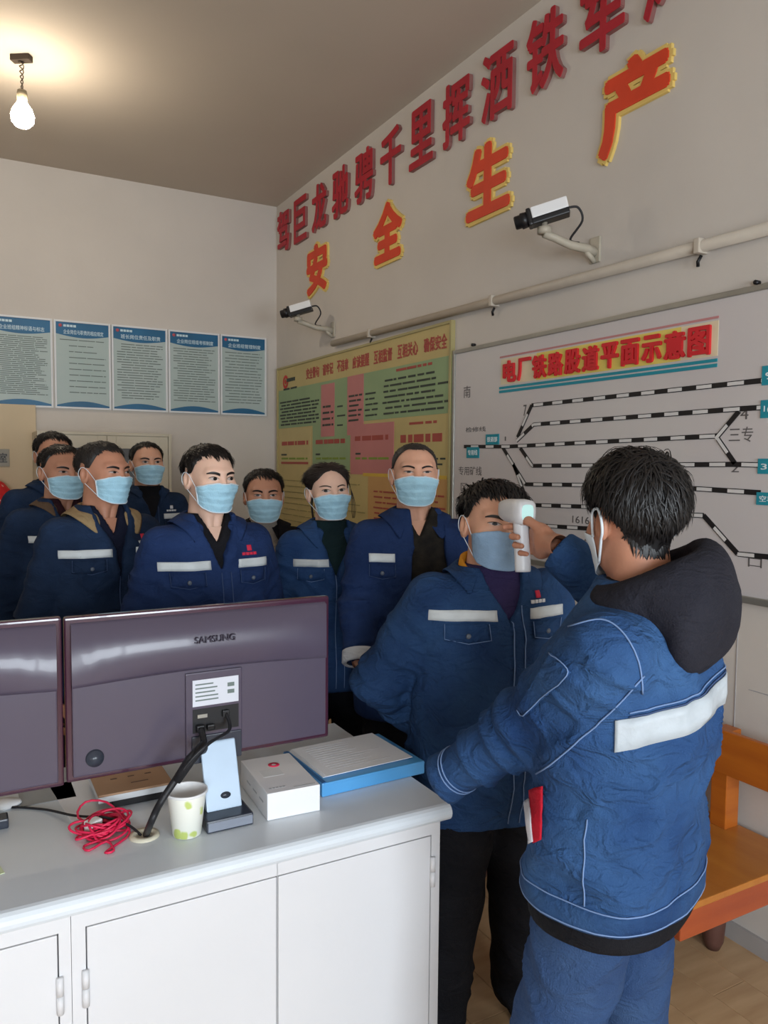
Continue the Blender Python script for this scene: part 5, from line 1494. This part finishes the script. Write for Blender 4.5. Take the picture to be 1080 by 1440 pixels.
SK1, SK2, SK3, SK4 = skin('skin_warm', (206, 156, 130)), skin('skin_tan', (184, 130, 104)), skin('skin_fair', (222, 182, 160)), skin('skin_brown', (188, 136, 110))
SHORT = dict(line=LINE_M, n=1700, length=0.032, thick=0.012, lift=0.45, width=0.0022, fringe=0.5)
SHORT2 = dict(line=LINE_M, n=1900, length=0.044, thick=0.014, lift=0.38, width=0.0024, fringe=1.3, side=0.3)
THIN = dict(line=LINE_P3, n=1700, length=0.034, thick=0.015, lift=0.4, width=0.0022, fringe=0.4, side=0.6)
CREW = dict(line=LINE_P8, n=2600, length=0.011, thick=0.006, lift=0.8, width=0.0014)
MESSY = dict(line=LINE_M, n=2400, length=0.055, thick=0.017, lift=0.6, width=0.0026, fringe=1.2, noise=0.55)
THICK = dict(line=LINE_T, n=6000, length=0.070, thick=0.025, lift=0.42, width=0.0021, fringe=0.8, noise=0.45, droop=0.9)
COMB = dict(line=LINE_F, n=2600, length=0.080, thick=0.014, lift=0.02, width=0.0024, flow='back', noise=0.06, droop=0.1, lump=0.1)

# ================================================================== the people
V5 = [(1.29, 0.0), (1.40, 0.048), (1.47, 0.066)]
# the man who measures (thermometer in his right hand); joints are placed in the room
tipW, tailW = at_d(707, 722, 1.965), at_d(742, 721, 1.83)
gf = (tipW - tailW); gf.z = 0.0; gf.normalize(); gl = Vector((0, 0, 1)).cross(gf)
gripW = tailW + gf * 0.035 + Vector((0, 0, -0.068))
wristW = gripW - gf * 0.092 - gl * 0.030
P10 = person(dict(px=(903, 731), d=1.50, heading=112, hyaw=-36, hscale=(0.94, 0.93, 0.97), crown=1.0, hoff=(0.018, -0.024, 0.004), hpitch=6, lean=(-0.03, 0.045), label='person in washed denim jacket and charcoal hood pointing a thermometer, seen from behind',
    jacket=DENIM, skin=SK2, hair=THICK, girth=(1.10, 1.12), hem=0.835, seed=21, vox=0.0068, fold=1.25, sleeve=(0.082, 0.072, 0.052), shirt=BLK, mask='white', big_loop=True, loop_r=0.0028,
    armL=(at_d(850, 922, 1.36), at_d(750, 1016, 1.54), at_d(624, 1096, 1.70)), armR=(None, at_d(880, 850, 1.72), wristW + (at_d(880, 850, 1.72) - wristW).normalized() * 0.02),
    handR=(HAND_GRIP, wristW, gf, gl, False), handL=(HAND_RELAX, at_d(632, 1088, 1.725), px(632, 1072), (0.875, -0.485, 0.0), True),
    stripes=[], pockets=False, zip=False, logo=False, collar=False, stitch=M_stitch, trousers=JEAN, tvox=0.008, leg_r=1.02, stance=0.12, footL=(0.10, -0.08), footR=(-0.10, 0.08), undershirt=(BLK, 0.79, 0.85, 0.015)))
persons = dict(P10=P10)
P9 = person(dict(px=(696, 738), d=2.12, heading=258, hyaw=-6, hpitch=-3, hroll=4, lean=(0.0, -0.03), label='person in blue denim jacket with orange inner collar having the forehead measured',
    jacket=DENIM9, skin=SK1, hair=MESSY, girth=(1.22, 1.16), belly=0.03, hem=0.70, seed=5, vox=0.007, fold=1.1, sleeve=(0.084, 0.074, 0.060), shirt=cloth('purple_shirt', (54, 46, 84)), open=[(1.30, 0.0), (1.40, 0.050), (1.47, 0.066)],
    shirt_collar=0.01, mask='cloth', eye_open=0.75, hscale=(1.06, 1.02, 1.02), stitch=M_stitch, armL='hang', armR='back', stance=0.13, zip_dx=0.02, inner_collar=True, collar_w=0.066, logo=True, stripe_z=1.335, leg_r=1.32, neck=1.28, collar_gap=40, trousers=BLK, tvox=0.01))
P8 = person(dict(px=(585, 667), d=2.70, heading=250, hyaw=-4, hpitch=-4, label='tall person with cropped hair in an open navy jacket over a dark shirt',
    jacket=NAVY, skin=SK1, hair=CREW, hair_mat=M_hairg, girth=(1.06, 1.0), seed=8, shirt=cloth('black_camouflage_shirt', (24, 22, 22), (44, 40, 34), sc=26), open=[(0.70, 0.095), (1.0, 0.085), (1.2, 0.070), (1.36, 0.052), (1.47, 0.060)], open_dx=0.03,
    vneck=(1.37, 0.045), shirt_hem=0.78, shirt_collar=0.005, eye_open=0.6, brow=0.8, stripes=[(-0.165, -0.085)], pocket_x=[(-0.165, -0.085)], zip=False, logo=False, stitch=M_stitchd, armR=(None, at_d(503, 842, 2.66), at_d(506, 930, 2.56)), handR=(HAND_RELAX, at_d(512, 935, 2.58), (0.8, 0.6, -0.5), (0, 0, 1), False), armL='back', hem=0.74))
P7 = person(dict(px=(465, 691), d=3.02, heading=258, hyaw=2, hpitch=-3, hroll=-3, female=True, label='person with tied back hair in a blue jacket over a dark green turtleneck',
    jacket=BLUE, skin=SK3, hair=COMB, hair_mat=M_hairb, ponytail=True, girth=(0.98, 0.98), seed=12, shirt=cloth('dark_green_knit', (24, 44, 46), (20, 36, 40)), open=[(1.22, 0.0), (1.38, 0.055), (1.47, 0.066)], shirt_collar=0.022,
    stitch=M_stitch, brow=0.6, hscale=(0.98, 0.98, 0.97), gaze=-0.5, zip_top=1.27, stripes=[(-0.17, -0.02), (0.06, 0.16)], neck=1.0, logo=False))
P6 = person(dict(px=(371, 697), d=3.6, heading=252, hyaw=2, hpitch=-2, label='person in a black open jacket over a light grey turtleneck',
    jacket=BLK, skin=SK4, hair=SHORT2, hscale=(1.08, 1.06, 1.08), girth=(1.0, 0.95), seed=14, shirt=GREYKNIT, open=[(0.7, 0.10), (1.3, 0.085), (1.40, 0.066), (1.47, 0.068)], shirt_collar=0.018, shirt_hem=0.76, stripes=[], pockets=False, zip=False, logo=False, eye_open=0.75))
P5 = person(dict(px=(294, 671), d=2.55, hscale=(0.94, 0.95, 0.95), heading=275, hyaw=6, hpitch=2, label='young person with short black fringe in a navy jacket with a red chest mark',
    jacket=NAVY, skin=SK3, hair=dict(SHORT2, n=2000), girth=(1.05, 1.0), seed=3, shirt=BLK, open=V5, vneck=(1.37, 0.045), shirt_collar=0.004, gaze=0.6, eye_open=1.1, brow=1.15, logo_text=M_logo, zip_top=1.28, stitch=M_stitchd))
P3 = person(dict(px=(145, 664), d=2.80, hscale=(0.96, 0.96, 0.97), heading=287, hyaw=14, hpitch=0, label='person with a tan corduroy collar and high forehead in a navy jacket',
    jacket=NAVY2, skin=SK2, hair=THIN, hair_mat=M_hairg, girth=(1.05, 1.05), seed=4, shirt=cloth('dark_navy_knit', (22, 26, 44)), open=[(1.20, 0.0), (1.26, 0.012), (1.40, 0.055), (1.47, 0.066)], vneck=(1.36, 0.045), collar_mat=M_tan, collar_w=0.07, zip_top=1.22, gaze=0.5, eye_open=0.7))
P2 = person(dict(px=(88, 662), d=3.32, heading=284, hyaw=2, hpitch=2, label='stocky person with a brown collar behind the one with the tan corduroy collar',
    jacket=NAVY2, skin=SK4, hair=SHORT, girth=(1.10, 1.08), seed=6, shirt=cloth('dark_red_shirt', (50, 26, 32)), open=V5, vneck=(1.38, 0.03), collar_mat=cloth('brown_collar', (104, 84, 66), (90, 72, 58)), eye_open=0.7, logo=False, hscale=(1.08, 1.0, 1.0), stripes=[(-0.16, -0.10)], pockets=False))
P4 = person(dict(px=(208, 652), d=4.25, heading=272, hyaw=0, hpitch=-4, hscale=(1.05, 1.05, 1.05), label='person in a dark navy jacket standing alone by the filing cabinet',
    jacket=NAVY2, skin=SK1, hair=SHORT, girth=(1.0, 1.0), seed=9, shirt=BLK, open=[(1.30, 0.0), (1.40, 0.045), (1.47, 0.062)], shirt_collar=0.0, logo_mat=M_logow, collar_w=0.05, ))
P1 = person(dict(px=(76, 640), d=3.78, heading=278, hyaw=0, hpitch=0, label='person mostly hidden behind the stocky person with the brown collar',
    jacket=NAVY2, skin=SK4, hair=SHORT2, girth=(1.08, 1.05), seed=10, shirt=BLK, vox=0.009))

# ------------------------------------------------------------------ details on the measured man
def inner_collar(p, m, name='inner_collar', r=(0.0700, 0.0730, 0.0800, 0.0860), gap=42):
    s = p['s']; lx_, ly_ = p['shx'](np.array(1.45 * s)); n = 29; V_ = []; gp = radians(gap)
    for i in range(n):
        th = gp + (2 * pi - 2 * gp) * i / (n - 1); fr = 0.5 + 0.5 * cos(th); dv = np.array([sin(th), -cos(th)])
        zt_ = (1.492 - 0.058 * fr ** 1.2) * s
        for (r_, z_) in zip(r, (zt_ - 0.04, zt_, zt_ + 0.003, zt_ - 0.03)):
            q = np.array([lx_, ly_ + 0.022]) + dv * r_ * 1.03; V_.append((q[0], q[1], z_))
    o = qmesh(name, np.array(V_), grid_quads(n, 4), m, p['root'])
    so = o.modifiers.new('thickness', 'SOLIDIFY'); so.thickness = 0.004; so.offset = 0
    return o
inner_collar(P9, cloth('orange_knit_collar', (214, 148, 44), (196, 128, 36)))

# ------------------------------------------------------------------ details on the man who measures
def arm_ring_seam(p, sd, which, t, m, r=0.0016, off=0.002):
    sh, e_, w_ = p['arms'][sd]; a, b = (sh, e_) if which == 0 else (e_, w_)
    a, b = Vector(a), Vector(b); u = (b - a).normalized(); c = a.lerp(b, t)
    n1 = u.orthogonal().normalized(); n2 = u.cross(n1); L = []
    for k in range(37):
        an = 2 * pi * k / 36; dr = n1 * cos(an) + n2 * sin(an); h = p['bvh'].ray_cast(c + dr * 0.085, -dr, 0.085)
        if h[0] is not None: L.append(h[0] + dr * off)
    return MB().tube(L, r, 5, cap=False).build('cuff_seam' if which else 'armhole_seam', m, p['jk'])
def torso_ring(p, zf, a0, a1, m, r=0.0016, off=0.002, n=60, name='hem_seam'):
    L = []
    for k in range(n + 1):
        an = radians(a0 + (a1 - a0) * k / n); dr = Vector((sin(an), -cos(an), 0)); z = zf(an) if callable(zf) else zf
        lx_, ly_ = p['shx'](np.array(z)); c = Vector((float(lx_), float(ly_) + 0.015, z))
        h = p['bvh'].ray_cast(c + dr * 0.40, -dr, 0.40)
        if h[0] is not None: L.append(h[0] + dr * off)
    if len(L) < 3: return None
    return MB().tube(L, r, 5).build(name, m, p['jk'])
def torso_band(p, z0, z1, a0, a1, m, off, name, n=60, rows=4, par=None, tilt=0.0):
    P = []; 
    for k in range(n + 1):
        an = radians(a0 + (a1 - a0) * k / n); row = []
        for j in range(rows):
            z = z0 + (z1 - z0) * j / (rows - 1) + tilt * k / n; dr = Vector((sin(an), -cos(an), 0)); row.append(tuple(Vector((0, 0.015, z)) + dr * 0.001))
        P.append(row)
    def dr(q): v = Vector((q[0], q[1] - 0.015, 0)); return -v.normalized()
    # cast inwards
    nu = len(P); V = []; ok = []
    for row in P:
        for q in row:
            d_ = dr(q); h = p['bvh'].ray_cast(Vector(q) - d_ * 0.42, d_, 0.42)
            ok.append(h[0] is not None); V.append((h[0] - d_ * off) if h[0] is not None else Vector(q))
    Q = [q for q in grid_quads(nu, rows).tolist() if all(ok[i] for i in q)]
    o = qmesh(name, np.array([tuple(v) for v in V]), np.array(Q), m, par or p['jk'])
    so = o.modifiers.new('thickness', 'SOLIDIFY'); so.thickness = 0.003
    return o
s10 = P10['s']; hem10 = P10['hem']
torso_band(P10, 1.185 * s10, 1.240 * s10, 112, 240, mat('dimmed_reflective_tape', (176, 184, 190), 0.5, 0.08, 25, 0.1, 120), 0.004, 'reflective_back_stripe', n=70, tilt=0.085)  # darker copy of reflective_tape, the weaker light put into its colour
torso_ring(P10, lambda an: 1.255 * s10 + 0.085 * (math.degrees(an) - 112) / 128, 112, 240, M_stitch, name='yoke_seam')
torso_ring(P10, lambda an: 1.247 * s10 + 0.085 * (math.degrees(an) - 112) / 128, 112, 240, M_stitchd, name='yoke_seam')
torso_band(P10, hem10 + 0.006, hem10 + 0.045, 20, 340, cloth('hem_band_denim', (50, 80, 120), (32, 58, 98)), 0.003, 'hem_band', n=90)
torso_ring(P10, hem10 + 0.046, 20, 340, M_stitch, name='hem_seam', n=90)
torso_ring(P10, hem10 + 0.010, 20, 340, M_stitch, name='hem_seam', n=90)
for k in range(2): arm_ring_seam(P10, 'L', 1, 0.80 + 0.03 * k, M_stitch)
# side seam below the left arm
def ray_line(p, pts, dr, name, m, r=0.0015, off=0.002):
    L = []
    for q in pts:
        h = p['bvh'].ray_cast(Vector(q) - Vector(dr) * 0.6, Vector(dr), 1.2)
        if h[0] is not None: L.append(h[0] - Vector(dr) * off)
    if len(L) > 2: return MB().tube(L, r, 5).build(name, m, p['jk'])
ray_line(P10, [(0, 0.05, z) for z in np.linspace(hem10 + 0.05, 1.05 * s10, 20)], (-1, 0, 0), 'side_seam', M_stitch)
def cam_patch(p, name, quad, nu, nv, off, m, par=None):
    """patch on the cloth where the photo shows it: four photo pixels, found by sight lines on the jacket itself"""
    inv = (Matrix.Translation(p['root'].location) @ Matrix.Rotation(p['root'].rotation_euler.z, 4, 'Z')).inverted()
    o = inv @ CAMP; V = []; ok = []
    for i in range(nu):
        for j in range(nv):
            u, v = i / (nu - 1), j / (nv - 1)
            a = Vector(quad[0]).lerp(Vector(quad[1]), u); b = Vector(quad[3]).lerp(Vector(quad[2]), u); q = a.lerp(b, v)
            d = (inv.to_3x3() @ px(q.x, q.y)).normalized(); h = p['bvh'].ray_cast(o, d, 5)
            ok.append(h[0] is not None); V.append(h[0] + h[1] * (off if h[1].dot(d) < 0 else -off) if h[0] is not None else o)
    Q = [q for q in grid_quads(nu, nv).tolist() if all(ok[i] for i in q)]
    if not Q: return None
    ob = qmesh(name, np.array([tuple(v) for v in V]), np.array(Q), m, par or p['jk'])
    so = ob.modifiers.new('thickness', 'SOLIDIFY'); so.thickness = 0.003
    return ob
def cam_line(p, name, pix, off, r, m, par=None):
    inv = (Matrix.Translation(p['root'].location) @ Matrix.Rotation(p['root'].rotation_euler.z, 4, 'Z')).inverted(); o = inv @ CAMP; L = []
    pp_ = smooth_path([Vector((a, b, 0)) for a, b in pix], 6)
    for q in pp_:
        d = (inv.to_3x3() @ px(q.x, q.y)).normalized(); h = p['bvh'].ray_cast(o, d, 5)
        if h[0] is not None and (not L or ((h[0] + h[1] * off) - L[-1]).length < 0.09): L.append(h[0] + h[1] * (off if h[1].dot(d) < 0 else -off))
    if len(L) > 2: return MB().tube(L, r, 5).build(name, m, par or p['jk'])
fl_ = cam_patch(P10, 'sleeve_pocket_flap', [(778, 918), (806, 945), (742, 1006), (730, 998)], 12, 12, 0.006, DENIM)
if fl_: cam_line(P10, 'flap_stitching', [(778, 921), (803, 945), (770, 976), (742, 1003), (733, 997)], 0.010, 0.0012, M_stitch, fl_)
cam_line(P10, 'sleeve_seam', [(905, 950), (860, 1000), (815, 1040), (765, 1082), (700, 1115), (655, 1128)], 0.002, 0.0016, M_stitch)
cam_line(P10, 'shoulder_seam', [(800, 882), (845, 872), (875, 890), (897, 930), (903, 975)], 0.002, 0.0016, M_stitch)
rp = cam_patch(P10, 'torn_pocket_lining', [(748, 1112), (766, 1105), (764, 1180), (753, 1186)], 8, 14, 0.004, cloth('red_lining', (186, 30, 48)))
if rp: cam_patch(P10, 'torn_edge', [(742, 1130), (749, 1125), (754, 1184), (748, 1186)], 5, 12, 0.006, cloth('white_lining', (206, 206, 212)), rp)
# hood lying on the shoulders
lo_ = (-0.24, -0.18, 1.20 * s10); hi_ = (0.24, 0.36, 1.66 * s10); Gh = grid(lo_, hi_, 0.0065); _hl = P10['shx'](np.array(1.42 * s10)); Gh = (Gh[0] - np.float32(_hl[0]), Gh[1] - np.float32(_hl[1]), Gh[2] + Gh[0] * 0.16); hx, hy, hz = Gh
rho = np.sqrt(hx ** 2 + (hy - 0.035) ** 2); zc_ = (1.425 + 0.42 * np.clip(hy, -0.1, 0.12)) * s10
tor = np.sqrt((rho - 0.092) ** 2 + ((hz - zc_) / 1.35) ** 2) - 0.038
dh = smin(tor, ell(Gh, (0.0, 0.135, 1.395 * s10), (0.135, 0.050, 0.095)), 0.05)
dh = smin(dh, ell(Gh, (0.0, 0.11, 1.45 * s10), (0.115, 0.05, 0.070)), 0.04)
dh = smax(dh, -ell(Gh, (0, 0.02, 1.52 * s10), (0.082, 0.085, 0.12)), 0.02)
Vh, Qh = nets(dh, lo_, 0.0065); Nh = vnormals(Vh, Qh)
n1 = 1 - np.abs(2 * vnoise(np.stack([Vh[:, 0] * 7, Vh[:, 1] * 8, Vh[:, 2] * 16 + Vh[:, 0] * 6], 1) + 2, 33) - 1)
Vh = Vh + Nh * ((n1 - 0.6) * 0.014)[:, None]
qmesh('hood', Vh, Qh, CHAR, P10['root'])

# ------------------------------------------------------------------ rolled white cuff of the tall man
def white_cuff(p, sd):
    sh, e_, w_ = p['arms'][sd]; a, b = Vector(e_), Vector(w_); u = (b - a).normalized()
    n1 = u.orthogonal().normalized(); n2 = u.cross(n1); V_ = []
    for k in range(24):
        an = 2 * pi * k / 24; dr = n1 * cos(an) + n2 * sin(an)
        for (t, r) in ((-0.035, 0.058), (0.002, 0.060), (0.008, 0.054), (0.004, 0.044)):
            V_.append(tuple(b + u * t + dr * r))
    qmesh('rolled_cuff', np.array(V_), grid_quads(24, 4, True), cloth('white_cuff', (206, 210, 216)), p['jk'])
white_cuff(P8, 'R')

# ------------------------------------------------------------------ infrared thermometer
M_gun = mat('thermometer_white', (222, 224, 228), 0.35, 0.02, spec=0.5)
gz3 = Vector((0, 0, 1))
t = empty('infrared_thermometer', gripW); tag(t, 'white pistol shaped infrared thermometer held at the forehead', 'thermometer')
ux, uy = gf, gl
def GL(a, b, c): return tuple(ux * a + uy * b + gz3 * c)      # forward, left, up from the grip
n = 20; prof_g = [(-0.045, 0.0), (-0.045, 0.020), (-0.040, 0.026), (-0.01, 0.0275), (0.05, 0.025), (0.075, 0.021), (0.085, 0.019), (0.085, 0.012), (0.078, 0.010), (0.078, 0.0)]
V_ = []
for (a, r) in prof_g:
    for k in range(n):
        an = 2 * pi * k / n; c_, s_ = cos(an), sin(an)
        q = (abs(c_) ** 4 + abs(s_) ** 4) ** -0.25
        V_.append(GL(a + 0.01, r * c_ * q * 0.92, 0.068 + r * s_ * q * 1.12))
qmesh('barrel', np.array(V_), np.array([[i * n + k, i * n + (k + 1) % n, (i + 1) * n + (k + 1) % n, (i + 1) * n + k] for i in range(len(prof_g) - 1) for k in range(n)]), M_gun, t)
sc_ = MB().prism([(0.015 * cos(2 * pi * k / 16) * (abs(cos(2 * pi * k / 16)) ** 4 + abs(sin(2 * pi * k / 16)) ** 4) ** -0.25, 0.019 * sin(2 * pi * k / 16) * (abs(cos(2 * pi * k / 16)) ** 4 + abs(sin(2 * pi * k / 16)) ** 4) ** -0.25) for k in range(16)], lambda a, b, d: GL(-0.0345 - d, a, 0.068 + b), 0.0, 0.0012)
sc_.build('screen', mat('thermometer_screen', (196, 236, 234), 0.3, emit=(190, 240, 236), estr=0.35), t)
hd_ = MB(); pts_ = [GL(0.0, 0, 0.05), GL(-0.004, 0, 0.01), GL(-0.012, 0, -0.04), GL(-0.016, 0, -0.075)]
hd_.tube(smooth_path(pts_, 4), [0.019] * 12 + [0.018], 14); hd_.build('handle', M_gun, t)
MB().tube([GL(0.026, 0, 0.04), GL(0.024, 0, 0.02), GL(0.020, 0, 0.006)], 0.006, 8).build('trigger', mat('trigger_grey', (170, 176, 184), 0.4), t)
